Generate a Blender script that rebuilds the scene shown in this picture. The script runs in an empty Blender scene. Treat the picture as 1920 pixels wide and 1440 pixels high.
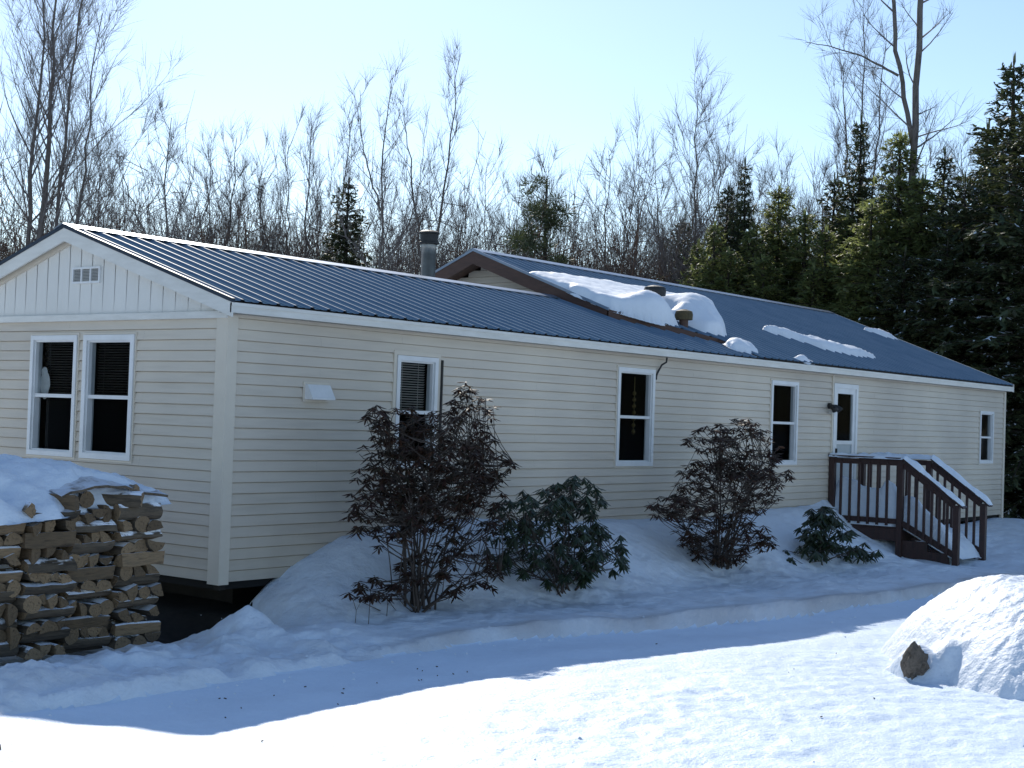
import bpy, math, random
import numpy as np
from mathutils import Vector, Matrix

random.seed(7)
np.random.seed(7)
scene = bpy.context.scene
C = scene.collection
PI = math.pi

# ------------------------------------------------------------------ helpers
def link(o, parent=None):
    C.objects.link(o)
    if parent is not None:
        o.parent = parent
    return o

def tag(o, label=None, cat=None, group=None, kind=None):
    if label: o['label'] = label
    if cat: o['category'] = cat
    if group: o['group'] = group
    if kind: o['kind'] = kind
    return o

def empty(name, loc=(0, 0, 0), rotz=0.0):
    o = bpy.data.objects.new(name, None)
    o.empty_display_size = 0.2
    o.location = loc
    o.rotation_euler = (0, 0, rotz)
    return link(o)

def mesh_data(name, V, F, mats, smooth=False, midx=None):
    me = bpy.data.meshes.new(name)
    if isinstance(V, np.ndarray):
        V = V.tolist()
    me.from_pydata(V, [], F)
    if not isinstance(mats, (list, tuple)):
        mats = [mats]
    for m in mats:
        me.materials.append(m)
    if midx is not None:
        me.polygons.foreach_set('material_index', midx)
    if smooth:
        me.polygons.foreach_set('use_smooth', [True] * len(me.polygons))
    me.update()
    return me

def grid_mesh(name, V, F4, mat, smooth=True):
    """fast quads from numpy arrays"""
    me = bpy.data.meshes.new(name)
    nv, nf = len(V), len(F4)
    me.vertices.add(nv)
    me.vertices.foreach_set('co', np.asarray(V, np.float32).ravel())
    me.loops.add(nf * 4)
    me.loops.foreach_set('vertex_index', np.asarray(F4, np.int32).ravel())
    me.polygons.add(nf)
    me.polygons.foreach_set('loop_start', np.arange(0, nf * 4, 4, dtype=np.int32))
    me.polygons.foreach_set('loop_total', np.full(nf, 4, np.int32))
    if smooth:
        me.polygons.foreach_set('use_smooth', np.ones(nf, bool))
    me.materials.append(mat)
    me.update(calc_edges=True)
    me.validate()
    return me

class MB:
    """collects shapes, becomes ONE mesh object"""
    def __init__(self):
        self.V = []; self.F = []; self.M = []
    def quad(self, a, b, c, d, m=0):
        n = len(self.V); self.V += [a, b, c, d]; self.F.append((n, n+1, n+2, n+3)); self.M.append(m)
    def poly(self, pts, m=0):
        n = len(self.V); self.V += list(pts); self.F.append(tuple(range(n, n+len(pts)))); self.M.append(m)
    def box(self, x0, x1, y0, y1, z0, z1, m=0):
        n = len(self.V)
        self.V += [(x0,y0,z0),(x1,y0,z0),(x1,y1,z0),(x0,y1,z0),(x0,y0,z1),(x1,y0,z1),(x1,y1,z1),(x0,y1,z1)]
        for f in ((0,3,2,1),(4,5,6,7),(0,1,5,4),(1,2,6,5),(2,3,7,6),(3,0,4,7)):
            self.F.append(tuple(n+i for i in f)); self.M.append(m)
    def prism(self, prof, a, b, m=0):
        """prof: list of 3-vectors at a; swept by vector b-a (both given as offsets)"""
        n = len(self.V); k = len(prof)
        A = Vector(a); B = Vector(b)
        for p in prof: self.V.append(tuple(Vector(p)+A))
        for p in prof: self.V.append(tuple(Vector(p)+B))
        for i in range(k):
            j = (i+1) % k
            self.F.append((n+i, n+j, n+k+j, n+k+i)); self.M.append(m)
        self.F.append(tuple(n+i for i in reversed(range(k)))); self.M.append(m)
        self.F.append(tuple(n+k+i for i in range(k))); self.M.append(m)
    def beam(self, p, q, w, h, m=0):
        """bar of section w (horizontal) x h from p to q"""
        p = Vector(p); q = Vector(q); d = (q-p).normalized()
        up = Vector((0,0,1))
        if abs(d.z) > 0.97: up = Vector((0,1,0))
        s = d.cross(up).normalized(); u = s.cross(d).normalized()
        prof = [s*(-w/2)+u*(-h/2), s*(w/2)+u*(-h/2), s*(w/2)+u*(h/2), s*(-w/2)+u*(h/2)]
        self.prism(prof, p, q, m)
    def tube(self, pts, rad, sides=6, cap=True, m=0):
        n0 = len(self.V); k = len(pts)
        pts = [Vector(p) for p in pts]
        ref = Vector((0.31, 0.17, 0.93))
        for i, p in enumerate(pts):
            d = (pts[min(i+1, k-1)] - pts[max(i-1, 0)])
            if d.length < 1e-9: d = Vector((0,0,1))
            d.normalize()
            if abs(d.dot(ref)) > 0.99: ref = Vector((1,0,0.1)).normalized()
            s = d.cross(ref).normalized(); u = d.cross(s)
            r = rad[i] if isinstance(rad, (list, tuple)) else rad
            for j in range(sides):
                a = 2*PI*j/sides
                self.V.append(tuple(p + s*(r*math.cos(a)) + u*(r*math.sin(a))))
        for i in range(k-1):
            for j in range(sides):
                a = n0+i*sides+j; b = n0+i*sides+(j+1) % sides
                self.F.append((a, b, b+sides, a+sides)); self.M.append(m)
        if cap:
            self.F.append(tuple(n0+j for j in reversed(range(sides)))); self.M.append(m)
            self.F.append(tuple(n0+(k-1)*sides+j for j in range(sides))); self.M.append(m)
    def lathe(self, prof, c, sides=20, m=0):
        """prof list of (r,z)"""
        n0 = len(self.V); k = len(prof)
        for r, z in prof:
            for j in range(sides):
                a = 2*PI*j/sides
                self.V.append((c[0]+r*math.cos(a), c[1]+r*math.sin(a), c[2]+z))
        for i in range(k-1):
            for j in range(sides):
                a = n0+i*sides+j; b = n0+i*sides+(j+1) % sides
                self.F.append((a, b, b+sides, a+sides)); self.M.append(m)
        self.F.append(tuple(n0+j for j in reversed(range(sides)))); self.M.append(m)
        self.F.append(tuple(n0+(k-1)*sides+j for j in range(sides))); self.M.append(m)
    def data(self, name, mats, smooth=False):
        return mesh_data(name, self.V, self.F, mats, smooth, self.M)
    def build(self, name, mats, parent=None, smooth=False, loc=None):
        o = bpy.data.objects.new(name, self.data(name, mats, smooth))
        if loc is not None: o.location = loc
        return link(o, parent)

# numpy value noise ------------------------------------------------
_P = np.random.RandomState(3).rand(256, 256)
def vnoise(x, y):
    xi = np.floor(x).astype(int); yi = np.floor(y).astype(int)
    fx = x-xi; fy = y-yi
    fx = fx*fx*fx*(fx*(fx*6-15)+10); fy = fy*fy*fy*(fy*(fy*6-15)+10)
    g = lambda i, j: _P[i & 255, j & 255]
    a = g(xi, yi)*(1-fx)+g(xi+1, yi)*fx
    b = g(xi, yi+1)*(1-fx)+g(xi+1, yi+1)*fx
    return (a*(1-fy)+b*fy)*2-1
def fbm(x, y, sc, octv=4, gain=0.5):
    t = 0*x; a = 1.0
    for k in range(octv):
        t = t + a*vnoise(x*sc+17.3*k+5, y*sc-9.1*k+40)
        sc *= 2.03; a *= gain
    return t
def sstep(a, b, x):
    t = np.clip((x-a)/(b-a), 0, 1)
    return t*t*(3-2*t)

# ------------------------------------------------------------------ materials
def new_mat(name):
    m = bpy.data.materials.new(name); m.use_nodes = True
    nt = m.node_tree
    return m, nt, nt.nodes['Principled BSDF']

def mat(name, cols, scale=6.0, rough=0.6, metal=0.0, bump=0.0, bscale=None, stretch=None, detail=5,
        island=False, spec=0.5, bdist=0.01, pos=None):
    """noise-mixed colour; cols: list of rgb"""
    m, nt, b = new_mat(name)
    N = nt.nodes; L = nt.links
    tc = N.new('ShaderNodeTexCoord')
    src = tc.outputs['Object']
    if stretch:
        mp = N.new('ShaderNodeMapping'); mp.inputs['Scale'].default_value = stretch
        L.new(src, mp.inputs['Vector']); src = mp.outputs['Vector']
    no = N.new('ShaderNodeTexNoise'); no.inputs['Scale'].default_value = scale; no.inputs['Detail'].default_value = detail
    no.inputs['Roughness'].default_value = 0.6
    L.new(src, no.inputs['Vector'])
    if len(cols) > 1:
        cr = N.new('ShaderNodeValToRGB')
        el = cr.color_ramp.elements
        ps = pos or [0.3+0.4*i/(len(cols)-1) for i in range(len(cols))]
        if island:
            ps = [i/(len(cols)-1) for i in range(len(cols))]
        while len(el) < len(cols): el.new(0.5)
        for e, p_, c in zip(el, ps, cols):
            e.position = p_; e.color = (*c, 1)
        if island:
            ge = N.new('ShaderNodeNewGeometry'); L.new(ge.outputs['Random Per Island'], cr.inputs['Fac'])
        else:
            L.new(no.outputs['Fac'], cr.inputs['Fac'])
        L.new(cr.outputs['Color'], b.inputs['Base Color'])
    else:
        b.inputs['Base Color'].default_value = (*cols[0], 1)
    b.inputs['Roughness'].default_value = rough
    b.inputs['Metallic'].default_value = metal
    b.inputs['Specular IOR Level'].default_value = spec
    if bump:
        n2 = no
        if bscale:
            n2 = N.new('ShaderNodeTexNoise'); n2.inputs['Scale'].default_value = bscale; n2.inputs['Detail'].default_value = 6
            L.new(src, n2.inputs['Vector'])
        bp = N.new('ShaderNodeBump'); bp.inputs['Strength'].default_value = bump; bp.inputs['Distance'].default_value = bdist
        L.new(n2.outputs['Fac'], bp.inputs['Height']); L.new(bp.outputs['Normal'], b.inputs['Normal'])
    return m

def add_transl(m, col, fac):
    nt = m.node_tree; N = nt.nodes; L = nt.links
    b = N['Principled BSDF']; out = N['Material Output']
    t = N.new('ShaderNodeBsdfTranslucent')
    if b.inputs['Base Color'].is_linked and col is None:
        L.new(b.inputs['Base Color'].links[0].from_socket, t.inputs['Color'])
    else:
        t.inputs['Color'].default_value = (*(col or (0.1, 0.1, 0.05)), 1)
    mx = N.new('ShaderNodeMixShader'); mx.inputs['Fac'].default_value = fac
    L.new(b.outputs[0], mx.inputs[1]); L.new(t.outputs[0], mx.inputs[2]); L.new(mx.outputs[0], out.inputs['Surface'])

def snow_mat(name, tint=(0.79, 0.85, 0.92), dirt=None, b1=0.4, s1=9, b2=0.35, s2=55, dist=0.05):
    m, nt, b = new_mat(name); N = nt.nodes; L = nt.links
    tc = N.new('ShaderNodeTexCoord')
    n1 = N.new('ShaderNodeTexNoise'); n1.inputs['Scale'].default_value = s1; n1.inputs['Detail'].default_value = 6
    n2 = N.new('ShaderNodeTexNoise'); n2.inputs['Scale'].default_value = s2; n2.inputs['Detail'].default_value = 4
    L.new(tc.outputs['Object'], n1.inputs['Vector']); L.new(tc.outputs['Object'], n2.inputs['Vector'])
    p1 = N.new('ShaderNodeBump'); p1.inputs['Strength'].default_value = b1; p1.inputs['Distance'].default_value = dist
    p2 = N.new('ShaderNodeBump'); p2.inputs['Strength'].default_value = b2; p2.inputs['Distance'].default_value = dist*0.3
    L.new(n1.outputs['Fac'], p1.inputs['Height']); L.new(n2.outputs['Fac'], p2.inputs['Height'])
    L.new(p1.outputs['Normal'], p2.inputs['Normal']); L.new(p2.outputs['Normal'], b.inputs['Normal'])
    cr = N.new('ShaderNodeValToRGB')
    d = dirt or tuple(c*0.93 for c in tint)
    cr.color_ramp.elements[0].position = 0.3; cr.color_ramp.elements[0].color = (*d, 1)
    cr.color_ramp.elements[1].position = 0.55; cr.color_ramp.elements[1].color = (*tint, 1)
    n3 = N.new('ShaderNodeTexNoise'); n3.inputs['Scale'].default_value = 1.7; n3.inputs['Detail'].default_value = 8
    n3.inputs['Roughness'].default_value = 0.7
    L.new(tc.outputs['Object'], n3.inputs['Vector'])
    L.new(n3.outputs['Fac'], cr.inputs['Fac']); L.new(cr.outputs['Color'], b.inputs['Base Color'])
    b.inputs['Roughness'].default_value = 0.55
    b.inputs['Specular IOR Level'].default_value = 0.3
    return m

M = {}
M['snow'] = snow_mat('snow')
M['road_snow'] = snow_mat('packed_snow', tint=(0.72, 0.83, 0.96), b1=0.35, s1=13, b2=0.7, s2=42, dist=0.03)  # blue of the shaded snow is put into the tint
M['bank_snow'] = snow_mat('bank_snow', tint=(0.76, 0.82, 0.89), dirt=(0.66, 0.70, 0.75), b1=0.7, s1=6, b2=0.4, s2=30, dist=0.06)
_nt = M['bank_snow'].node_tree; _b = _nt.nodes['Principled BSDF']
_at = _nt.nodes.new('ShaderNodeAttribute'); _at.attribute_name = 'dirt'
_mx = _nt.nodes.new('ShaderNodeMixRGB'); _mx.inputs[2].default_value = (0.48, 0.47, 0.475, 1)
_nt.links.new(_b.inputs['Base Color'].links[0].from_socket, _mx.inputs[1]); _nt.links.new(_at.outputs['Fac'], _mx.inputs[0]); _nt.links.new(_mx.outputs[0], _b.inputs['Base Color'])
M['crust_snow'] = snow_mat('crust_snow', b1=0.5, s1=15, b2=0.6, s2=45, dist=0.03)
M['roof_snow'] = snow_mat('roof_snow', tint=(0.84, 0.87, 0.91), b1=0.25, s1=5, b2=0.25, s2=30, dist=0.03)
M['siding'] = mat('vinyl_siding', [(0.59, 0.515, 0.415), (0.67, 0.59, 0.48), (0.63, 0.555, 0.455)], scale=1.4, rough=0.5,
                  stretch=(0.5, 0.5, 7), bump=0.08, bscale=4, spec=0.3)
def weather(m):
    """broad fading and splash dirt towards the foot of the wall"""
    nt = m.node_tree; N = nt.nodes; L = nt.links; b = N['Principled BSDF']
    ge = N.new('ShaderNodeNewGeometry'); sx = N.new('ShaderNodeSeparateXYZ'); L.new(ge.outputs['Position'], sx.inputs[0])
    n1 = N.new('ShaderNodeTexNoise'); n1.inputs['Scale'].default_value = 0.9; n1.inputs['Detail'].default_value = 5
    mp = N.new('ShaderNodeMapping'); mp.inputs['Scale'].default_value = (2.5, 2.5, 0.5); L.new(ge.outputs['Position'], mp.inputs['Vector']); L.new(mp.outputs[0], n1.inputs['Vector'])
    mr = N.new('ShaderNodeMapRange'); mr.inputs['From Min'].default_value = 0.9; mr.inputs['From Max'].default_value = 0.0; L.new(sx.outputs['Z'], mr.inputs['Value'])
    mu = N.new('ShaderNodeMath'); mu.operation = 'MULTIPLY'; L.new(mr.outputs[0], mu.inputs[0]); L.new(n1.outputs['Fac'], mu.inputs[1])
    m1 = N.new('ShaderNodeMixRGB'); m1.blend_type = 'MULTIPLY'; m1.inputs[2].default_value = (0.62, 0.62, 0.62, 1)
    L.new(b.inputs['Base Color'].links[0].from_socket, m1.inputs[1]); L.new(mu.outputs[0], m1.inputs[0])
    m2 = N.new('ShaderNodeMixRGB'); m2.blend_type = 'MULTIPLY'; m2.inputs[2].default_value = (0.80, 0.80, 0.82, 1); L.new(m1.outputs[0], m2.inputs[1])
    n2 = N.new('ShaderNodeTexNoise'); n2.inputs['Scale'].default_value = 0.55; n2.inputs['Detail'].default_value = 3; L.new(ge.outputs['Position'], n2.inputs['Vector'])
    cr = N.new('ShaderNodeMapRange'); cr.inputs['From Min'].default_value = 0.35; cr.inputs['From Max'].default_value = 0.7; L.new(n2.outputs['Fac'], cr.inputs['Value'])
    L.new(cr.outputs[0], m2.inputs[0]); L.new(m2.outputs[0], b.inputs['Base Color'])
weather(M['siding'])
M['trim'] = mat('almond_trim', [(0.62, 0.55, 0.45), (0.68, 0.605, 0.495)], scale=3, rough=0.5, spec=0.3)
M['panel'] = mat('gable_panel', [(0.66, 0.64, 0.59), (0.73, 0.71, 0.66)], scale=2, rough=0.55, stretch=(1, 1, 0.3))
M['white'] = mat('white_trim', [(0.66, 0.66, 0.65), (0.76, 0.76, 0.75)], scale=4, rough=0.45)
M['fascia'] = mat('fascia_metal', [(0.60, 0.58, 0.53), (0.72, 0.70, 0.65)], scale=3, rough=0.4, stretch=(1, 1, 5))
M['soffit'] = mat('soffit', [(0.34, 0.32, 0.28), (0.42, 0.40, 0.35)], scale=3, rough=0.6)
M['roof'] = mat('blue_metal_roof', [(0.075, 0.135, 0.205), (0.10, 0.17, 0.245)], scale=1.2, rough=0.5, metal=0.0, stretch=(3, 0.5, 1), spec=0.0,
                bump=0.05, bscale=3)
M['edge'] = mat('dark_edge_metal', [(0.02, 0.03, 0.045), (0.04, 0.055, 0.075)], scale=3, rough=0.5, spec=0.1)
M['rib'] = mat('roof_rib', [(0.13, 0.20, 0.28), (0.18, 0.25, 0.33)], scale=2, rough=0.5, spec=0.02)  # lighter than the pans: sun highlights on the ribs put into the colour
M['ridge'] = mat('ridge_metal', [(0.16, 0.20, 0.27), (0.24, 0.29, 0.36)], scale=3, rough=0.35, metal=0.5)
M['brown'] = mat('brown_fascia', [(0.065, 0.030, 0.020), (0.10, 0.048, 0.032)], scale=5, rough=0.6, stretch=(1, 1, 6), bump=0.15)
M['stain'] = mat('red_brown_stain', [(0.022, 0.011, 0.009), (0.052, 0.023, 0.018), (0.034, 0.019, 0.015)], scale=7, rough=0.65, stretch=(2, 2, 0.6), bump=0.25, bscale=30)
M['steel'] = mat('galvanised_steel', [(0.26, 0.25, 0.23), (0.42, 0.41, 0.38)], scale=5, rough=0.42, metal=0.6)
M['dark'] = mat('soot_black', [(0.012, 0.012, 0.012), (0.03, 0.028, 0.025)], scale=8, rough=0.6)
M['interior'] = mat('room_interior', [(0.006, 0.006, 0.006), (0.010, 0.009, 0.009)], scale=1, rough=0.9)
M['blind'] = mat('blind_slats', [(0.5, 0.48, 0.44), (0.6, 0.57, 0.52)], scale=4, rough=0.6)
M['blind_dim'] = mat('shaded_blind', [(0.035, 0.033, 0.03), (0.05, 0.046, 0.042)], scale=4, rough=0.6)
M['rust'] = mat('rusty_cap', [(0.05, 0.04, 0.015), (0.10, 0.07, 0.025)], scale=9, rough=0.7)
M['ply'] = mat('dark_board', [(0.012, 0.010, 0.009), (0.03, 0.025, 0.02)], scale=3, rough=0.9)
M['door_panel'] = mat('door_panel', [(0.33, 0.38, 0.40), (0.40, 0.45, 0.47)], scale=3, rough=0.4)
M['cable'] = mat('black_cable', [(0.015, 0.014, 0.013), (0.03, 0.03, 0.03)], scale=9, rough=0.5)
M['brass'] = mat('brass', [(0.10, 0.075, 0.025), (0.17, 0.13, 0.045)], scale=9, rough=0.4, metal=0.6)
M['paper'] = mat('paper', [(0.42, 0.42, 0.40), (0.55, 0.55, 0.53)], scale=14, rough=0.8)
M['rock'] = mat('granite', [(0.05, 0.04, 0.032), (0.17, 0.135, 0.105), (0.09, 0.075, 0.06)], scale=22, rough=0.9, bump=0.6, bscale=22, bdist=0.03)
M['bark'] = mat('grey_bark', [(0.07, 0.058, 0.05), (0.15, 0.13, 0.115), (0.10, 0.085, 0.073)], scale=5, rough=0.9, stretch=(2, 2, 0.5), bump=0.5, bscale=14, bdist=0.03)
M['twig'] = mat('bare_twigs', [(0.11, 0.095, 0.09), (0.20, 0.18, 0.17), (0.15, 0.125, 0.11)], island=True, rough=0.75)
M['red_twig'] = mat('red_brown_brush', [(0.06, 0.048, 0.042), (0.13, 0.095, 0.075), (0.16, 0.09, 0.055), (0.085, 0.07, 0.06)], island=True, rough=0.85)
M['dark_bark'] = mat('conifer_bark', [(0.025, 0.019, 0.015), (0.06, 0.047, 0.037)], scale=8, rough=0.9, bump=0.4, stretch=(2, 2, .5))
M['spruce'] = mat('spruce_needles', [(0.018, 0.029, 0.016), (0.052, 0.074, 0.036), (0.10, 0.125, 0.060), (0.075, 0.075, 0.042)], island=True, rough=0.55, spec=0.5)
add_transl(M['spruce'], (0.11, 0.13, 0.04), 0.22)
M['cedar'] = mat('cedar_sprays', [(0.035, 0.050, 0.022), (0.11, 0.14, 0.055), (0.20, 0.23, 0.09), (0.14, 0.125, 0.065)], island=True, rough=0.5, spec=0.5)
add_transl(M['cedar'], (0.36, 0.41, 0.14), 0.42)
M['stem'] = mat('shrub_stem', [(0.045, 0.033, 0.027), (0.09, 0.068, 0.055)], scale=12, rough=0.85)
M['leaf_brown'] = mat('bronzed_leaf', [(0.022, 0.014, 0.012), (0.055, 0.026, 0.021), (0.035, 0.030, 0.018), (0.085, 0.042, 0.028), (0.026, 0.024, 0.014)], island=True, rough=0.55, spec=0.15)
add_transl(M['leaf_brown'], (0.10, 0.04, 0.02), 0.12)
M['leaf_green'] = mat('rhododendron_leaf', [(0.012, 0.022, 0.012), (0.026, 0.045, 0.022), (0.045, 0.062, 0.028), (0.03, 0.03, 0.018)], island=True, rough=0.42, spec=0.5)
add_transl(M['leaf_green'], (0.06, 0.09, 0.02), 0.12)

def wood_mats():
    out = []
    for nm, cols, st in (('log_bark', [(0.035, 0.026, 0.018), (0.115, 0.085, 0.055), (0.065, 0.05, 0.034)], (3, 0.6, 3)),
                         ('split_wood', [(0.090, 0.060, 0.034), (0.25, 0.165, 0.090), (0.15, 0.105, 0.062)], (5, 0.7, 5))):
        m = mat(nm, cols, scale=7, rough=0.85, stretch=st, bump=0.6, bscale=16, bdist=0.02)
        # snow caught on faces that look up
        nt = m.node_tree; N = nt.nodes; L = nt.links; b = N['Principled BSDF']
        ge = N.new('ShaderNodeNewGeometry'); sx = N.new('ShaderNodeSeparateXYZ'); L.new(ge.outputs['True Normal'], sx.inputs[0])
        no = N.new('ShaderNodeTexNoise'); no.inputs['Scale'].default_value = 9; no.inputs['Detail'].default_value = 4
        L.new(ge.outputs['Position'], no.inputs['Vector'])
        ad = N.new('ShaderNodeMath'); ad.operation = 'MULTIPLY_ADD'; L.new(no.outputs['Fac'], ad.inputs[0]); ad.inputs[1].default_value = 1.1
        L.new(sx.outputs['Z'], ad.inputs[2])
        ss = N.new('ShaderNodeMapRange'); ss.inputs['From Min'].default_value = 1.22; ss.inputs['From Max'].default_value = 1.36
        L.new(ad.outputs[0], ss.inputs['Value'])
        mx = N.new('ShaderNodeMixRGB'); mx.inputs[2].default_value = (0.82, 0.84, 0.88, 1)
        L.new(b.inputs['Base Color'].links[0].from_socket, mx.inputs[1]); L.new(ss.outputs[0], mx.inputs[0])
        oi = N.new('ShaderNodeObjectInfo')
        hs = N.new('ShaderNodeHueSaturation'); L.new(mx.outputs[0], hs.inputs['Color'])
        mr = N.new('ShaderNodeMapRange'); mr.inputs['To Min'].default_value = 0.55; mr.inputs['To Max'].default_value = 1.35
        L.new(oi.outputs['Random'], mr.inputs['Value']); L.new(mr.outputs[0], hs.inputs['Value'])
        L.new(hs.outputs[0], b.inputs['Base Color'])
        out.append(m)
    return out
LOGM = wood_mats()
M['frost'] = mat('frosted_bark', [(0.20, 0.15, 0.11), (0.62, 0.62, 0.64), (0.72, 0.75, 0.80)], scale=5, rough=0.8, bump=0.4, pos=[0.33, 0.47, 0.6])

def glass():
    m = bpy.data.materials.new('window_glass'); m.use_nodes = True
    nt = m.node_tree; N = nt.nodes; L = nt.links
    N.remove(N['Principled BSDF'])
    tr = N.new('ShaderNodeBsdfTransparent'); tr.inputs['Color'].default_value = (0.72, 0.75, 0.76, 1)
    gl = N.new('ShaderNodeBsdfGlossy'); gl.inputs['Roughness'].default_value = 0.03; gl.inputs['Color'].default_value = (0.8, 0.85, 0.9, 1)
    no = N.new('ShaderNodeTexNoise'); no.inputs['Scale'].default_value = 2.0
    tc = N.new('ShaderNodeTexCoord'); L.new(tc.outputs['Object'], no.inputs['Vector'])
    bp = N.new('ShaderNodeBump'); bp.inputs['Strength'].default_value = 0.05; L.new(no.outputs['Fac'], bp.inputs['Height']); L.new(bp.outputs['Normal'], gl.inputs['Normal'])
    fr = N.new('ShaderNodeFresnel'); fr.inputs['IOR'].default_value = 1.04
    mx = N.new('ShaderNodeMixShader'); L.new(fr.outputs[0], mx.inputs[0]); L.new(tr.outputs[0], mx.inputs[1]); L.new(gl.outputs[0], mx.inputs[2])
    L.new(mx.outputs[0], N['Material Output'].inputs['Surface'])
    return m
M['glass'] = glass()

# ------------------------------------------------------------------ ground
EX = np.array([-30, -3.9, -2.9, -0.2, 1.45, 3.2, 6.1, 9.6, 12.3, 20, 40, 80.])
EY = np.array([-2.0, -2.40, -2.50, -2.42, -2.42, -2.66, -2.98, -3.25, -3.45, -4.1, -5.5, -8.])
WX = np.array([-0.6, -0.15, 0.25, 0.45, 1.0, 1.6, 2.6, 3.7, 5.2, 6.7, 9.0, 12.3, 13.0, 14.1, 15.5, 21.5, 24])
WZ = np.array([-0.52, -0.50, -0.40, -0.16, 0.12, 0.34, 0.42, 0.47, 0.38, 0.34, 0.33, 0.36, 0.30, 0.0, -0.10, -0.12, -0.3])
def edge_y(x):
    return np.interp(x, EX, EY) + 0.05*vnoise(x*1.3+3, x*0+1.5) + 0.025*vnoise(x*4.7, x*0+7.5)
def ground_z(x, y):
    ye = edge_y(x)
    zr = -0.375 - 0.155*sstep(-2.5, 6, x) + 0.012*fbm(x, y, 0.7, 3) + 0.035*vnoise(x*0.25, y*0.3)
    # plough ruts and small lumps in the drive
    near = sstep(-3.6, -5.2, y)
    zr = zr + near*(0.0095*fbm(x*0.8, y*1.25, 4.6, 5, 0.72)+0.010*fbm(x, y, 0.8, 2)) + 0.003*fbm(x, y, 5, 2)
    bank_dip = 0
    zr = zr - 0.012*np.exp(-((y-ye+0.45)/0.22)**2) - 0.015*np.exp(-((y-ye+1.05)/0.2)**2)
    # bank
    s = np.clip((y-ye)/(0.0-ye), 0, 1)
    zb = -0.315 - 0.07*sstep(1, 9, x)
    zw = np.interp(x, WX, WZ)
    bank = zb + (zw-zb)*sstep(0.40, 1.0, s) + 0.02*np.sin(s*PI)*sstep(0.0, 1.5, x)*sstep(13, 11, x)
    inb = sstep(0.0, 0.5, x)
    bank = bank + 0.010*np.exp(-((y-ye-0.10)/0.13)**2)*(1+0.6*vnoise(x*2.1, y*0+2)) + fbm(x, y, 0.9, 4)*0.03 + inb*np.sin(s*PI)*0.035*fbm(x+3, y, 2.1, 4, 0.6)
    # lumps of thrown snow near the wood pile and the corner
    lump = 0.22*np.exp(-(((x+0.62)/0.26)**2+((y+1.02)/0.3)**2)) + 0.10*np.exp(-(((x+0.1)/0.5)**2+((y+1.55)/0.35)**2)) \
        + 0.10*np.exp(-(((x+3.6)/0.6)**2+((y+1.9)/0.3)**2)) + 0.05*np.exp(-(((x+1.9)/1.2)**2+((y+1.7)/0.25)**2))
    rough = sstep(0.6, -0.6, x)*sstep(-0.2, -0.8, y)
    bank = bank + lump + rough*0.05*fbm(x, y, 3.0, 4, 0.6)
    # pit under the corner of the house
    pit = np.exp(-(((x-0.0)/0.42)**2+((y-0.05)/0.42)**2))
    bank = bank - 0.20*pit
    # little heap beside the steps
    # steps are dug out in front
    bank = bank - 0.10*np.exp(-(((x-13.5)/0.6)**2+((y+2.3)/0.5)**2))
    zt = np.interp(y, [-2.4, -1.25, -0.45, 0.0], [-0.43, -0.40, 0.02, 0.48])
    wt = np.exp(-((x-12.75)/0.5)**2)
    bank = bank*(1-wt) + (zt+0.02*fbm(x, y, 2.3, 3))*wt
    bank = np.where(y > 0.05, np.minimum(bank, -0.37 + 0.05*fbm(x, y, 0.4, 4)) , bank)
    flat = -0.37 + 0.05*fbm(x, y, 0.15, 4)
    far = sstep(6, 14, np.abs(y)) * (y > 0)
    bank = bank*(1-far) + flat*far
    bank = np.where(x > 21.5, bank*(1-sstep(21.5, 24, x)) + (-0.30+0.07*fbm(x, y, 0.5, 4))*sstep(21.5, 24, x), bank)
    t = sstep(-0.03, 0.05, y-ye)
    z = zr*(1-t) + bank*t
    # gentle rise far out so that the sheet meets the horizon
    return z

def axis(dense, outer):
    return np.unique(np.round(np.concatenate(dense+[outer]), 4))
gx = axis([np.arange(-7, 6, 0.035), np.arange(6, 16, 0.06), np.arange(16, 25, 0.14)],
          np.concatenate([-7-np.geomspace(0.1, 600, 40), 25+np.geomspace(0.2, 800, 40)]))
gy = axis([np.arange(-9, -4, 0.035), np.arange(-4, 0.3, 0.03), np.arange(0.3, 6, 0.25)],
          np.concatenate([-9-np.geomspace(0.1, 600, 36), 6+np.geomspace(0.3, 900, 40)]))
GX, GY = np.meshgrid(gx, gy)
GZ = ground_z(GX, GY)
nx, ny = len(gx), len(gy)
idx = np.arange(nx*ny).reshape(ny, nx)
quads = np.stack([idx[:-1, :-1], idx[:-1, 1:], idx[1:, 1:], idx[1:, :-1]], -1)
ctrx = (GX[:-1, :-1]+GX[1:, 1:])/2; ctry = (GY[:-1, :-1]+GY[1:, 1:])/2
isroad = ctry < edge_y(ctrx)-0.02
GV = np.stack([GX.ravel(), GY.ravel(), GZ.ravel()], -1)
def sub_grid(name, mask, m):
    f = quads[mask]
    used, inv = np.unique(f.ravel(), return_inverse=True)
    me = grid_mesh(name, GV[used], inv.reshape(-1, 4), m)
    X_, Y_ = GV[used][:, 0], GV[used][:, 1]
    dd = Y_-edge_y(X_)
    dirt = np.exp(-((dd-0.06)/0.13)**2)*np.clip(0.7+0.5*fbm(X_, Y_, 1.7, 3), 0, 1)*sstep(-1.6, 0.4, X_)
    dirt = np.maximum(dirt, 0.35*np.exp(-((dd-0.30)/0.22)**2)*np.clip(0.4+0.9*fbm(X_, Y_, 2.9, 3), 0, 1))
    at = me.attributes.new('dirt', 'FLOAT', 'POINT'); at.data.foreach_set('value', dirt.astype(np.float32))
    o = bpy.data.objects.new(name, me); o['kind'] = 'structure'
    return link(o)
sub_grid('snowy_driveway', isroad, M['road_snow'])
sub_grid('snowy_ground', ~isroad, M['bank_snow'])
def gz(x, y):
    return float(ground_z(np.array([float(x)]), np.array([float(y)]))[0])

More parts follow.
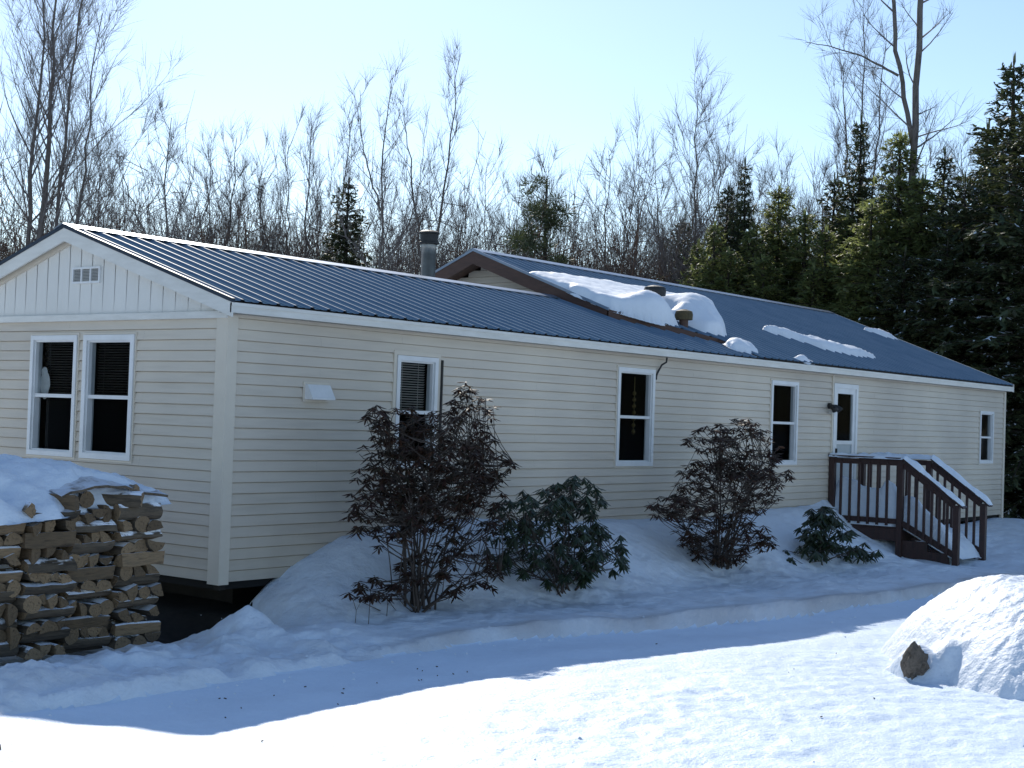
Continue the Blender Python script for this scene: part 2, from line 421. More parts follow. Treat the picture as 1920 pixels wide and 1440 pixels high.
# ------------------------------------------------------------------ snow slabs
def poly_dist(px, py, X, Y):
    """signed distance, positive inside"""
    d = np.full(X.shape, 1e9); inside = np.zeros(X.shape, bool)
    n = len(px)
    for i in range(n):
        x0, y0, x1, y1 = px[i], py[i], px[(i+1) % n], py[(i+1) % n]
        ex, ey = x1-x0, y1-y0
        t = np.clip(((X-x0)*ex+(Y-y0)*ey)/(ex*ex+ey*ey+1e-12), 0, 1)
        d = np.minimum(d, np.hypot(X-x0-t*ex, Y-y0-t*ey))
        cond = ((y0 > Y) != (y1 > Y))
        with np.errstate(divide='ignore', invalid='ignore'):
            xi = x0+(Y-y0)*ex/(ey if abs(ey) > 1e-12 else 1e-12)
        inside ^= cond & (X < xi)
    return np.where(inside, d, -d)

def slab(name, poly, base, thick, width, m, res=0.05, wob=0.05, wsc=2.2, rough=0.02, label=None, cat=None, parent=None, seed=0, group=None):
    px = [p[0] for p in poly]; py = [p[1] for p in poly]
    xs = np.arange(min(px)-0.2, max(px)+0.2, res); ys = np.arange(min(py)-0.2, max(py)+0.2, res)
    X, Y = np.meshgrid(xs, ys)
    d = poly_dist(px, py, X, Y) + wob*fbm(X+seed*7.7, Y, wsc, 3)
    T = thick(X, Y) if callable(thick) else thick
    W = width(X, Y) if callable(width) else width
    u = np.clip(d/W, 0, 1)
    h = np.sqrt(np.clip(1-(1-u)**2, 0, 1))
    Z = base(X, Y) - 0.03 + (T+0.03)*h + rough*h*fbm(X+seed, Y+seed*3.1, 4.5, 4, 0.6)
    keep = d > -res*0.5
    n_x, n_y = len(xs), len(ys)
    id_ = np.arange(n_x*n_y).reshape(n_y, n_x)
    q = np.stack([id_[:-1, :-1], id_[:-1, 1:], id_[1:, 1:], id_[1:, :-1]], -1)
    k = keep[:-1, :-1] | keep[:-1, 1:] | keep[1:, 1:] | keep[1:, :-1]
    f = q[k]
    V = np.stack([X.ravel(), Y.ravel(), Z.ravel()], -1)
    used, inv = np.unique(f.ravel(), return_inverse=True)
    me = grid_mesh(name, V[used], inv.reshape(-1, 4), m)
    o = link(bpy.data.objects.new(name, me), parent)
    if label: tag(o, label, cat, group)
    return o

# ------------------------------------------------------------------ the house
H = 2.5; LEN = 21.12; DEP = 4.88; RY = 2.44
EO, GO = 0.18, 0.13                     # eave and gable overhang
M1, Z1 = 0.316, 2.625                   # low roof slope and eave height
M2, Z2, R2Y = 0.379, 2.640, 4.0         # high roof
XG = 8.9; XR = 8.5                      # gable wall of the high roof and its rake edge
r1 = lambda y: Z1 + M1*(y+EO)
r2 = lambda y: Z2 + M2*(y+EO)
house = empty('house', (0, 0, 0))
tag(house, 'long low cream sided house with blue metal roof, snow banked along its wall', 'house')

def siding(name, ax, u0, u1, z0, z1, lap, openings, parent=house, off=0.0, ulim=None, mtl=None):
    """laps as real sawtooth geometry; ax 'y': wall facing -y, 'x': wall facing -x"""
    b = MB()
    def P(u, o, z):
        return (u, -o+off, z) if ax == 'y' else (off-o, u, z)
    n = int(math.ceil((z1-z0)/lap-1e-6))
    rnd = random.Random(5)
    for i in range(n):
        za = z0+i*lap; zb = min(za+lap, z1)
        cuts = sorted({za, zb} | {z for o in openings for z in (o[2], o[3]) if za < z < zb})
        wav = rnd.uniform(-0.0015, 0.0015)
        for k in range(len(cuts)-1):
            c0, c1 = cuts[k], cuts[k+1]
            mid = (c0+c1)/2
            a0, a1 = (u0, u1) if ulim is None else ulim(mid)
            if a1-a0 < 0.01: continue
            ivs = [(a0, a1)]
            for o in openings:
                if o[2] < mid < o[3]:
                    nv = []
                    for s, e in ivs:
                        if o[1] <= s or o[0] >= e: nv.append((s, e)); continue
                        if o[0] > s: nv.append((s, o[0]))
                        if o[1] < e: nv.append((o[1], e))
                    ivs = nv
            of = lambda z: 0.003+0.017*(za+lap-z)/lap+wav
            gro = c1 > zb-1e-6 and zb == za+lap
            for s, e in ivs:
                # panel joints every 3.66 m, staggered
                us = [s]
                j = math.floor(s/3.66)*3.66 + (i % 3)*1.22
                while j < e:
                    if j > s+0.05 and j < e-0.05: us.append(j)
                    j += 3.66
                us.append(e)
                for q in range(len(us)-1):
                    s2, e2 = us[q], us[q+1]
                    jo = 0.0005 if q % 2 else 0
                    def Q(za_, oa, zb__, ob):
                        if ax == 'y': b.quad(P(s2, oa, za_), P(e2, oa, za_), P(e2, ob, zb__), P(s2, ob, zb__))
                        else: b.quad(P(e2, oa, za_), P(s2, oa, za_), P(s2, ob, zb__), P(e2, ob, zb__))
                    ct = max(c0+0.002, c1-0.008) if gro else c1
                    Q(c0, of(c0)+jo, ct, of(ct)+jo)
                    if gro:      # locking channel hidden behind the next lap's lip
                        Q(ct, of(ct)+jo, ct+0.0005, -0.012); Q(ct+0.0005, -0.012, c1+0.002, -0.012)
                    if c0 == za:
                        b.quad(P(s2, -0.012, c0+0.001), P(e2, -0.012, c0+0.001), P(e2, of(c0)+jo, c0), P(s2, of(c0)+jo, c0))
    return b.build(name, mtl or M['siding'], parent)

LAP = 0.1042
# openings: u0,u1,z0,z1
W1 = (2.36, 3.03, 1.04, 2.25)
W2 = (6.63, 7.52, 1.04, 2.33)
W3 = (10.85, 11.74, 1.04, 2.33)
DR = (13.02, 13.94, 0.10, 2.37)
W4 = (19.68, 20.44, 1.03, 2.08)
GL = (2.28, 3.08, 1.06, 2.325)
GR = (1.35, 2.17, 1.06, 2.325)
siding('siding_wall', 'y', 0.0, LEN, -0.02, H+0.014, LAP, [W1, W2, W3, DR, W4])
siding('siding_wall', 'x', 0.0, DEP, -0.02, H, LAP, [GL, GR])
# gable wall of the high roof
def ul(z):
    a = (z+0.16-Z2)/M2-EO
    bq = R2Y + (r2(R2Y)-0.16-z)/0.42
    return max(a, 0.0), min(bq, 4.9)
siding('siding_wall', 'x', 0, 5, 2.70, r2(R2Y)-0.17, LAP, [], off=XG, ulim=ul)
# closed back, far end and floor (dark inside)
b = MB()
b.quad((0, DEP, -0.5), (XG, DEP, -0.5), (XG, DEP, 2.7), (0, DEP, 2.7))
b.quad((XG, 4.9, -0.5), (LEN, 4.9, -0.5), (LEN, 4.9, 3.9), (XG, 4.9, 3.9))
b.build('rear_wall', M['siding'], house)
b = MB()
b.poly([(LEN, 0.02, -0.3), (LEN, 4.9, -0.3), (LEN, 4.9, 3.8), (LEN, R2Y, r2(R2Y)-0.06), (LEN, 0.02, 2.55)])
b.build('end_wall', M['siding'], house)
b = MB()
b.box(0.05, LEN-0.05, 0.05, DEP-0.05, -0.10, -0.03)
b.box(0.1, LEN-0.1, 2.9, 2.95, -0.02, 2.45)           # partition
b.box(0.1, LEN-0.1, 0.12, DEP-0.1, 2.47, 2.49)        # ceiling
b.build('interior', M['interior'], house)
b = MB()
b.box(0.9, LEN-0.02, 0.8, 0.84, -0.75, -0.03); b.box(0.9, 0.94, 0.84, DEP, -0.75, -0.03)  # dark boards added inside to keep the open crawlspace black
b.box(0.02, 0.10, 0.02, 0.10, -0.10, -0.025)
b.build('crawlspace_backing', M['ply'], house)
b = MB()
b.box(-0.035, 0.09, -0.032, 0.02, -0.045, H); b.box(-0.034, 0.0, 0.02, 0.13, -0.045, H)
b.build('corner_trim', M['trim'], house)
b = MB(); b.box(LEN-0.09, LEN+0.01, -0.03, 0.02, -0.3, H); b.build('corner_trim', M['trim'], house)

# gable above the trim: vertical boards
b = MB()
b.quad((-0.004, DEP, H), (-0.004, 0.0, H), (-0.004, 0.0, H+0.06), (-0.004, DEP, H+0.06))
y = 0.0; i = 0
while y < DEP-0.01:
    y2 = min(y+0.19, DEP)
    def top(yy): return (r1(yy) if yy < RY else r1(2*RY-yy)) - 0.05
    x = -0.012
    pts = [(x, y2, H), (x, y+0.012, H), (x, y+0.012, top(y+0.012))]
    if y+0.012 < RY < y2: pts.append((x, RY, top(RY)))
    pts.append((x, y2, top(y2)))
    b.poly(pts)
    b.quad((x, y+0.012, H), (x, y, H), (x+0.010, y, top(y)), (x+0.010, y+0.012, top(y)))
    y = y2
b.poly([(-0.002, DEP, H), (-0.002, 0, H), (-0.002, 0, top(0)), (-0.002, RY, top(RY)), (-0.002, DEP, top(DEP))])
b.build('gable_panel', M['panel'], house)
b = MB(); b.box(-0.05, 0.0, -0.03, DEP+0.03, H-0.03, H+0.035); b.build('gable_trim', M['fascia'], house)

# louvre vent in the gable
b = MB()
yv0, yv1, zv0, zv1 = 1.95, 2.41, 2.86, 3.03
x = -0.032
for (a, c, d, e) in ((yv0, yv1, zv0, zv0+0.02), (yv0, yv1, zv1-0.02, zv1), (yv0, yv0+0.02, zv0+0.02, zv1-0.02), (yv1-0.02, yv1, zv0+0.02, zv1-0.02),
                     (yv0+0.145, yv0+0.165, zv0+0.02, zv1-0.02), (yv0+0.295, yv0+0.315, zv0+0.02, zv1-0.02)):
    b.box(x, -0.012, a, c, d, e)
gv = b.build('gable_vent', M['white'], house)
b = MB()
for k in range(9):
    z = zv0+0.022+k*0.0152
    b.quad((x+0.006, yv1-0.02, z), (x+0.006, yv0+0.02, z), (x+0.016, yv0+0.02, z+0.012), (x+0.016, yv1-0.02, z+0.012))
b.build('louvre', M['blind'], gv)
b = MB(); b.quad((-0.0135, yv1-0.01, zv0+0.01), (-0.0135, yv0+0.01, zv0+0.01), (-0.0135, yv0+0.01, zv1-0.01), (-0.0135, yv1-0.01, zv1-0.01)); b.build('mesh_screen', M['dark'], gv)

# --- ribbed metal roofs
def ribbed(name, x0, x1, seg, pitch=0.229, m=M['roof'], cut=None, end=False):
    """seg: (y_low,z_low,y_high,z_high); ribs run up the slope"""
    b = MB(); y0, z0, y1, z1 = seg
    sl = Vector((0, y1-y0, z1-z0)).normalized(); nrm = Vector((0, -sl.z, sl.y))
    if nrm.z < 0: nrm = -nrm
    prof = [(x0, 0)]; x = math.ceil(x0/pitch)*pitch
    while x < x1-0.05:
        if x-0.032 > prof[-1][0]:
            prof += [(x-0.034, 0), (x-0.014, 0.018), (x+0.014, 0.018), (x+0.034, 0)]
            mid = x+pitch/2
            prof += [(mid-0.012, 0), (mid-0.006, 0.005), (mid+0.006, 0.005), (mid+0.012, 0)]
        x += pitch
    prof = [p for p in prof if x0 <= p[0] <= x1] + [(x1, 0)]
    def at(x, h, t):
        ya = y0
        if cut: ya = cut(x)
        yy = ya+(y1-ya)*t; zz = z0+(yy-y0)*(z1-z0)/(y1-y0)
        return (x, yy+nrm.y*h, zz+nrm.z*h)
    N = 10
    for i in range(len(prof)-1):
        (xa, ha), (xb, hb) = prof[i], prof[i+1]
        if xb-xa < 1e-4: continue
        b.quad(at(xa, ha, 0), at(xb, hb, 0), at(xb, hb, 1), at(xa, ha, 1), 1 if max(ha, hb) > 0.01 else 0)
    # closing strip under the low edge
    return b.build(name, [m, M['rib']], house)
roof1 = ribbed('roof', -GO, 10.35, (-EO, Z1, RY, r1(RY)))
ribbed('roof', -GO, XG, (DEP+EO, Z1, RY, r1(RY)))
XE = 21.12
def cut2(x):
    if x < XR+0.001: return 1.42
    if x < 10.2: return 1.42-0.51*(x-XR)
    return -EO
roof2 = ribbed('roof', XR, XE, (-EO, Z2, R2Y, r2(R2Y)), cut=cut2)
ribbed('roof', XR, XE, (5.05, r2(R2Y)-0.42*1.05, R2Y, r2(R2Y)))
# roof sheathing below the metal (keeps daylight out) and step flashing under the high roof
b = MB()
def sheet(xa, xb, ya, za, yb, zb, t=0.06):
    b.prism([(0, ya, za-0.012), (0, yb, zb-0.012), (0, yb, zb-t), (0, ya, za-t)], (xa, 0, 0), (xb, 0, 0))
sheet(-GO+0.02, 10.3, -EO+0.02, r1(-EO+0.02), RY, r1(RY)); sheet(-GO+0.02, XG-0.02, DEP+EO-0.02, r1(-EO+0.02), RY, r1(RY))
sheet(10.36, XE-0.02, -EO+0.02, r2(-EO+0.02), R2Y, r2(R2Y)); sheet(XR+0.03, 10.34, 1.5, r2(1.5), R2Y, r2(R2Y))
sheet(XR+0.03, XE-0.02, 5.02, r2(R2Y)-0.42*1.02, R2Y, r2(R2Y))
b.build('roof_deck', M['ply'], house)
b = MB()
pts = [(XR, 1.42), (10.2, cut2(10.199)), (10.36, -EO)]
for (xa, ya), (xb, yb) in zip(pts[:-1], pts[1:]):
    b.quad((xa, ya, r1(ya)-0.01), (xb, yb, r1(yb)-0.01), (xb, yb, r2(yb)+0.004), (xa, ya, r2(ya)+0.004))
b.build('step_flashing', M['brown'], house)

# ridge caps
def ridge(name, xa, xb, ry, rz, m=0.3):
    b = MB(); w = 0.15
    b.prism([(0, ry-w, rz-m*w+0.030), (0, ry, rz+0.034), (0, ry+w, rz-m*w+0.030), (0, ry+w, rz-m*w+0.022), (0, ry, rz+0.026), (0, ry-w, rz-m*w+0.022)], (xa, 0, 0), (xb, 0, 0))
    return b.build(name, M['ridge'], house)
ridge('ridge_cap', -GO-0.02, XG+0.0, RY, r1(RY), M1)
ridge('ridge_cap', XR-0.02, XE+0.01, R2Y, r2(R2Y), M2)

# fascia and rakes of the low gable
b = MB(); b.box(-GO, XE, -EO+0.004, -EO+0.022, H+0.012, Z1-0.022); b.box(-GO, XE, -EO-0.006, -EO+0.004, Z1-0.05, Z1-0.018)
b.build('eave_fascia', M['fascia'], house)
b = MB(); b.box(-GO+0.01, XE-0.01, -EO+0.022, 0.0, H+0.013, H+0.022); b.build('eave_soffit', M['soffit'], house)
def rake(xa, xb, ya, yb, zf, depth, top=0.012):
    b.prism([(0, ya, zf(ya)-top), (0, yb, zf(yb)-top), (0, yb, zf(yb)-depth), (0, ya, zf(ya)-depth)], (xa, 0, 0), (xb, 0, 0))
zb1 = lambda y: r1(2*RY-y)
b = MB(); rake(-GO, -GO+0.022, -EO, RY, r1, 0.155); rake(-GO, -GO+0.022, RY, DEP+EO, zb1, 0.155)
b.build('rake_board', M['fascia'], house)
b = MB(); rake(-GO-0.012, -GO+0.03, -EO-0.01, RY, lambda y: r1(y)+0.022, 0.038, 0); rake(-GO-0.012, -GO+0.03, RY, DEP+EO, lambda y: zb1(y)+0.022, 0.038, 0)
b.build('rake_edge', M['edge'], house)
b = MB(); rake(-GO+0.022, 0.0, -EO+0.1, RY, lambda y: r1(y)-0.10, 0.02, 0.0); rake(-GO+0.022, 0.0, RY, DEP+EO, lambda y: zb1(y)-0.10, 0.02, 0.0)
b.build('rake_soffit', M['soffit'], house)
b = MB(); rake(-0.045, -0.012, 0.3, RY, lambda y: r1(y)-0.12, 0.055, 0.0); rake(-0.045, -0.012, RY, DEP, lambda y: zb1(y)-0.12, 0.055, 0.0)
b.build('rake_trim', M['trim'], house)
# brown rake of the high roof
zb2 = lambda y: r2(R2Y)-0.42*(y-R2Y)
b = MB(); rake(XR, XR+0.03, 1.45, R2Y, r2, 0.215); rake(XR, XR+0.03, R2Y, 4.95, zb2, 0.215)
b.build('rake_board', M['brown'], house)
b = MB(); rake(XR+0.03, XG, 1.5, R2Y, lambda y: r2(y)-0.12, 0.03, 0.0); rake(XR+0.03, XG, R2Y, 4.95, lambda y: zb2(y)-0.12, 0.03, 0.0)
b.build('rake_soffit', M['brown'], house)
b = MB(); rake(XR-0.012, XR+0.02, 1.42, R2Y, lambda y: r2(y)+0.026, 0.04, 0); rake(XR-0.012, XR+0.02, R2Y, 5.0, lambda y: zb2(y)+0.026, 0.04, 0)
b.build('rake_edge', M['ridge'], house)
b = MB(); rake(XE, XE+0.03, -EO, R2Y, lambda y: r2(y)+0.02, 0.16, 0.0); rake(XE, XE+0.03, R2Y, 5.0, lambda y: zb2(y)+0.02, 0.16, 0)
b.build('rake_board', M['fascia'], house)

# --- windows
def P_y(u, o, z): return (u, -o, z)
def P_x(u, o, z): return (-o, u, z)
def pbox(b, ax, u0, u1, o0, o1, z0, z1, m=0):
    if ax == 'y': b.box(u0, u1, -o1, -o0, z0, z1, m)
    else: b.box(-o1, -o0, u0, u1, z0, z1, m)
def sheetq(b, ax, u0, u1, o, z0, z1):
    P = P_y if ax == 'y' else P_x
    if ax == 'y': b.quad(P(u0, o, z0), P(u1, o, z0), P(u1, o, z1), P(u0, o, z1))
    else: b.quad(P(u1, o, z0), P(u0, o, z0), P(u0, o, z1), P(u1, o, z1))
def window(ax, op, cas=0.052, rail=0.5, blind=None, label=None, outer=False):
    u0, u1, z0, z1 = op
    b = MB()
    for (a, c, d, e) in ((u0, u1, z0, z0+cas), (u0, u1, z1-cas, z1), (u0, u0+cas, z0+cas, z1-cas), (u1-cas, u1, z0+cas, z1-cas)):
        pbox(b, ax, a, c, -0.02, 0.036, d, e)
    # inner stop, set back
    s = 0.018; i0, i1, j0, j1 = u0+cas, u1-cas, z0+cas, z1-cas
    for (a, c, d, e) in ((i0, i1, j0, j0+s), (i0, i1, j1-s, j1), (i0, i0+s, j0+s, j1-s), (i1-s, i1, j0+s, j1-s)):
        pbox(b, ax, a, c, -0.07, 0.012, d, e)
    w = b.build('window', M['white'], house)
    if label: w['label'] = label
    zm = j0+(j1-j0)*rail
    b = MB(); pbox(b, ax, i0+s, i1-s, -0.05, 0.004, zm-0.02, zm+0.018); b.build('meeting_rail', M['white'], w)
    b = MB(); sheetq(b, ax, i0+s, i1-s, -0.027, zm+0.018, j1-s); b.build('pane', M['glass'], w)
    b = MB(); sheetq(b, ax, i0+s, i1-s, -0.053, j0+s, zm-0.02); b.build('pane', M['glass'], w)
    if blind:
        b = MB(); z = j1-s-0.01; zend = j0+(j1-j0)*blind
        while z > zend:
            A = (i0+s+0.01, i1-s-0.015)
            if ax == 'y': b.quad((A[0], 0.085, z), (A[1], 0.085, z), (A[1], 0.105, z-0.012), (A[0], 0.105, z-0.012))
            else: b.quad((0.085, A[1], z), (0.085, A[0], z), (0.105, A[0], z-0.012), (0.105, A[1], z-0.012))
            z -= 0.027
        for uu in (A[0]+0.12, A[1]-0.12):
            pbox(b, ax, uu, uu+0.004, -0.084, -0.080, zend, j1-s)
        b.build('blind', M['blind'] if outer else M['blind_dim'], w)
    if outer:
        b = MB(); c = 0.05
        for (a, cc, d, e) in ((u0-c, u0-0.004, z0, z1+c), (u1+0.004, u1+c, z0, z1+c), (u0-0.004, u1+0.004, z1+0.004, z1+c)):
            pbox(b, ax, a, cc, 0.004, 0.026, d, e)
        b.build('casing', M['trim'], w)
        b = MB(); pbox(b, ax, u1+c, u1+c+0.018, 0.004, 0.05, z0, z1-0.02); b.build('side_track', M['dark'], w)
    else:
        b = MB(); c = 0.022
        for (a, cc, d, e) in ((u0-c, u0-0.003, z0-c, z1+c), (u1+0.003, u1+c, z0-c, z1+c), (u0-0.003, u1+0.003, z1+0.003, z1+c), (u0-0.003, u1+0.003, z0-c, z0-0.003)):
            pbox(b, ax, a, cc, 0.002, 0.024, d, e)
        b.build('casing', M['trim'], w)
    return w
window('y', W1, blind=0.5, label='blinds drawn in the upper half', outer=True)
window('y', W2, cas=0.055)
window('y', W3)
window('y', W4)
window('x', GL, cas=0.05, blind=0.52)
window('x', GR, cas=0.058, blind=0.52)

# --- storm door
u0, u1, z0, z1 = DR
b = MB(); c = 0.075
for (a, cc, d, e) in ((u0, u0+c, z0, z1), (u1-c, u1, z0, z1), (u0+c, u1-c, z1-c, z1)):
    pbox(b, 'y', a, cc, -0.02, 0.034, d, e)
for (a, cc, d, e) in ((u0+c, u0+c+0.09, z0, z1-c), (u1-c-0.09, u1-c, z0, z1-c), (u0+c+0.09, u1-c-0.09, z1-c-0.09, z1-c), (u0+c+0.09, u1-c-0.09, 1.37, 1.43), (u0+c+0.09, u1-c-0.09, z0, z0+0.12)):
    pbox(b, 'y', a, cc, -0.03, 0.015, d, e)
door = b.build('door', M['white'], house); door['label'] = 'white storm door with dark glass above a pale lower panel'
b = MB(); sheetq(b, 'y', u0+c+0.09, u1-c-0.09, -0.008, 1.43, z1-c-0.09); b.build('pane', M['glass'], door)
b = MB(); pbox(b, 'y', u0+c+0.09, u1-c-0.09, -0.012, -0.004, z0+0.12, 1.37); b.build('lower_panel', M['door_panel'], door)
b = MB(); pbox(b, 'y', u0+c+0.035, u0+c+0.055, 0.015, 0.05, 1.12, 1.30); b.build('handle', M['dark'], door)
b = MB(); pbox(b, 'y', u0-0.06, u0-0.02, 0.004, 0.032, z0, H); b.build('corner_trim', M['trim'], house)

# --- stove pipe and roof vents (parts of the house)
b = MB(); b.lathe([(0.108, 0), (0.108, 0.80), (0.112, 0.80), (0.112, 1.02), (0.105, 1.02)], (6.98, 3.6, 3.18))
b.lathe([(0.22, -0.12), (0.15, 0.12), (0.125, 0.14)], (6.98, 3.6, 3.14))
ch = b.build('chimney', M['steel'], house, smooth=False)
for poly in ch.data.polygons: poly.use_smooth = abs(poly.normal.z) < 0.9
b = MB(); b.lathe([(0.12, 0), (0.155, 0.01), (0.155, 0.03), (0.13, 0.04), (0.13, 0.15), (0.155, 0.155), (0.155, 0.18), (0.10, 0.205), (0.02, 0.215)], (6.98, 3.6, 4.12))
b.build('chimney_cap', M['dark'], ch)
def pipe(name, x, y, h, m1, m2, r=0.07):
    b = MB(); b.lathe([(r, -0.2), (r, h-0.07), (r*0.98, h-0.07)], (x, y, r2(y)), 16); o = b.build(name, m1, house)
    b = MB(); b.lathe([(r*1.9, h-0.10), (r*2.0, h-0.02), (r*1.8, h+0.03), (r*0.6, h+0.06)], (x, y, r2(y)), 16); b.build('vent_cap', m2, o)
    return o
pipe('roof_vent', 10.25, 1.74, 0.34, M['steel'], M['dark'], 0.09)
pipe('roof_vent', 9.95, 1.02, 0.20, M['brown'], M['rust'], 0.07)

# --- things on the wall
vent = empty('exhaust_vent', (1.17, -0.02, 1.81)); tag(vent, 'small white exhaust hood on the long wall near the front corner', 'vent')
b = MB(); b.prism([(-0.16, 0, 0.075), (-0.16, -0.035, 0.075), (-0.16, -0.115, -0.06), (-0.16, -0.115, -0.075), (-0.16, 0, -0.075)], (0, 0, 0), (0.32, 0, 0)); b.build('hood', M['white'], vent)
b = MB(); b.box(-0.185, 0.185, -0.004, 0.004, -0.10, 0.10); b.build('back_plate', M['trim'], vent)
lamp = empty('wall_lamp', (12.84, -0.02, 1.99)); tag(lamp, 'small dark twin floodlight on the wall left of the door', 'lamp')
b = MB(); b.lathe([(0.05, -0.02), (0.05, 0.02)], (0, 0, 0), 14)
for i, v in enumerate(b.V): b.V[i] = (v[0], v[2]-0.02, v[1])
b.build('mount', M['dark'], lamp)
for s in (-1, 1):
    b = MB(); b.tube([(0.02*s, -0.04, 0.01), (0.06*s, -0.09, -0.01), (0.085*s, -0.15, -0.055), (0.09*s, -0.165, -0.075)], [0.018, 0.038, 0.052, 0.056], 12); b.build('lamp_head', M['dark'], lamp, True)
b = MB(); b.box(-0.03, 0.03, -0.08, -0.02, -0.13, -0.07); b.build('sensor', M['blind'], lamp)
b = MB(); b.tube([(7.64, -0.13, 2.50), (7.66, -0.11, 2.44), (7.61, -0.07, 2.40), (7.60, -0.04, 2.34), (7.555, -0.03, 2.27), (7.56, -0.02, 2.2)], 0.013, 6)
tag(b.build('cable', M['cable'], None), 'short black cable hanging from the eave above a window corner', 'cable')
# ornaments seen through glass
b = MB()
b.poly([(0.060, 2.93+0.09*math.cos(a)*(1.0 if math.sin(a) > -0.3 else 0.8), 1.80+0.15*math.sin(a)) for a in [2*PI*k/18 for k in range(18)]])
b.poly([(0.058, 2.945+0.055*math.cos(a), 1.945+0.05*math.sin(a)) for a in [2*PI*k/14 for k in range(14)]])
tag(b.build('window_ornament', M['paper'], None), 'pale paper cut-out hanging inside the left gable window', 'ornament')
b = MB(); b.tube([(7.25, 0.12, 2.22), (7.25, 0.12, 1.45)], 0.006, 5)
for k in range(7): b.lathe([(0.004, -0.03), (0.026, -0.01), (0.028, 0.01), (0.006, 0.035)], (7.25, 0.12, 2.0-0.085*k), 10)
tag(b.build('hanging_ornament', M['brass'], None), 'string of yellow beads hanging in the window between the two bronze-leaved shrubs', 'ornament')

# ------------------------------------------------------------------ snow on the roof
cr_ = lambda X, Y: r2(Y)+0.01
def thk(X, Y):
    t = 0.10 + 0.05*sstep(2.9, 1.6, Y)
    t = t + 0.28*np.exp(-(((X-11.05)/0.65)**2+((Y-1.4)/0.5)**2)) + 0.24*np.exp(-(((X-9.45)/0.5)**2+((Y-1.25)/0.33)**2)) + 0.12*np.exp(-(((X-9.9)/0.22)**2+((Y-1.55)/0.3)**2))
    return t - 0.50*np.exp(-(((X-9.97)/0.26)**2+((Y-0.92)/0.38)**2)) - 0.14*np.exp(-(((X-10.3)/0.2)**2+((Y-1.56)/0.2)**2)) + 0.008*vnoise(X*3, Y*3)
def wid(X, Y): return 0.12 + 0.30*sstep(1.8, 3.0, Y)
slab('snow_slab', [(8.60, 3.02), (9.4, 3.16), (10.6, 3.14), (11.8, 3.12), (12.8, 3.10), (12.7, 2.6), (12.15, 2.0), (11.55, 1.42), (11.0, 0.95), (10.65, 0.70), (10.35, 0.78), (10.0, 1.0), (9.7, 0.90), (9.3, 1.02), (8.9, 1.16), (8.56, 1.42), (8.52, 2.1), (8.52, 2.7)],
     cr_, thk, wid, M['roof_snow'], 0.03, 0.05, label='thick slab of snow draped over the upper roof around two vent pipes', cat='snow', rough=0.010)
slab('snow_lump', [(10.0, 0.36), (10.35, 0.46), (10.8, 0.30), (10.55, 0.02), (10.2, 0.0), (9.95, 0.14)], cr_, 0.11, 0.25, M['roof_snow'], 0.03, 0.03, seed=2,
     label='oval lump of snow low on the roof just below the big snow slab', cat='snow')
slab('snow_strip', [(13.3, 1.50), (13.7, 1.45), (14.2, 1.15), (15.1, 0.98), (15.5, 0.80), (15.9, 0.62), (15.9, 0.50), (15.4, 0.56), (14.8, 0.58), (14.1, 0.72), (13.9, 1.06), (13.35, 1.36)], cr_, 0.12, 0.14, M['roof_snow'], 0.03, 0.05, seed=5,
     label='long narrow strip of snow on the blue roof right of the slab', cat='snow')
slab('snow_crumb', [(11.5, -0.05), (11.9, 0.02), (12.1, -0.1), (11.7, -0.16)], cr_, 0.05, 0.12, M['roof_snow'], 0.03, 0.04, seed=8, label='small crumbs of snow at the eave above the window left of the door', cat='snow')
slab('snow_remnant', [(20.3, 2.75), (20.9, 2.8), (21.05, 2.2), (20.6, 2.3)], cr_, 0.1, 0.15, M['roof_snow'], 0.04, 0.05, seed=9, label='small patch of snow at the far right rake of the roof', cat='snow')

# ------------------------------------------------------------------ porch stairs
XN, XF = 12.95, 14.10
st = empty('porch_stairs', (13.5, 0, -0.4)); tag(st, 'red-brown wooden porch stairs with railings leading up to the white door', 'stairs')
st_in = Matrix.Translation((-13.5, 0, 0.4))
def sbuild(b, name, m=None, **k):
    b.V = [(v[0]-13.5, v[1], v[2]+0.4) for v in b.V]
    return b.build(name, m or M['stain'], st, **k)
ZD = 0.10
b = MB(); b.box(XN, XF, -1.27, -0.02, ZD-0.035, ZD); sbuild(b, 'deck')
b = MB()
b.box(XN-0.02, XN+0.02, -1.27, -0.02, ZD-0.22, ZD-0.036); b.box(XF-0.02, XF+0.02, -1.27, -0.02, ZD-0.22, ZD-0.036); b.box(XN+0.02, XF-0.02, -1.27, -1.23, ZD-0.22, ZD-0.036)
sbuild(b, 'rim_joist')
for x in (XN+0.02, XF-0.02):
    b = MB()
    s = 0.02
    b.prism([(-s, -1.27, ZD-0.05), (-s, -1.275, -0.10), (-s, -1.70, -0.10), (-s, -1.705, -0.25), (-s, -2.02, -0.25), (-s, -2.10, -0.58), (-s, -1.75, -0.55), (-s, -1.27, -0.34)], (x, 0, 0), (x+2*s, 0, 0)); sbuild(b, 'stringer')
for yy, zz in ((-1.56, -0.06), (-1.86, -0.21)):
    b = MB(); b.box(XN+0.07, XF-0.07, yy-0.15, yy+0.15, zz-0.035, zz); sbuild(b, 'step')
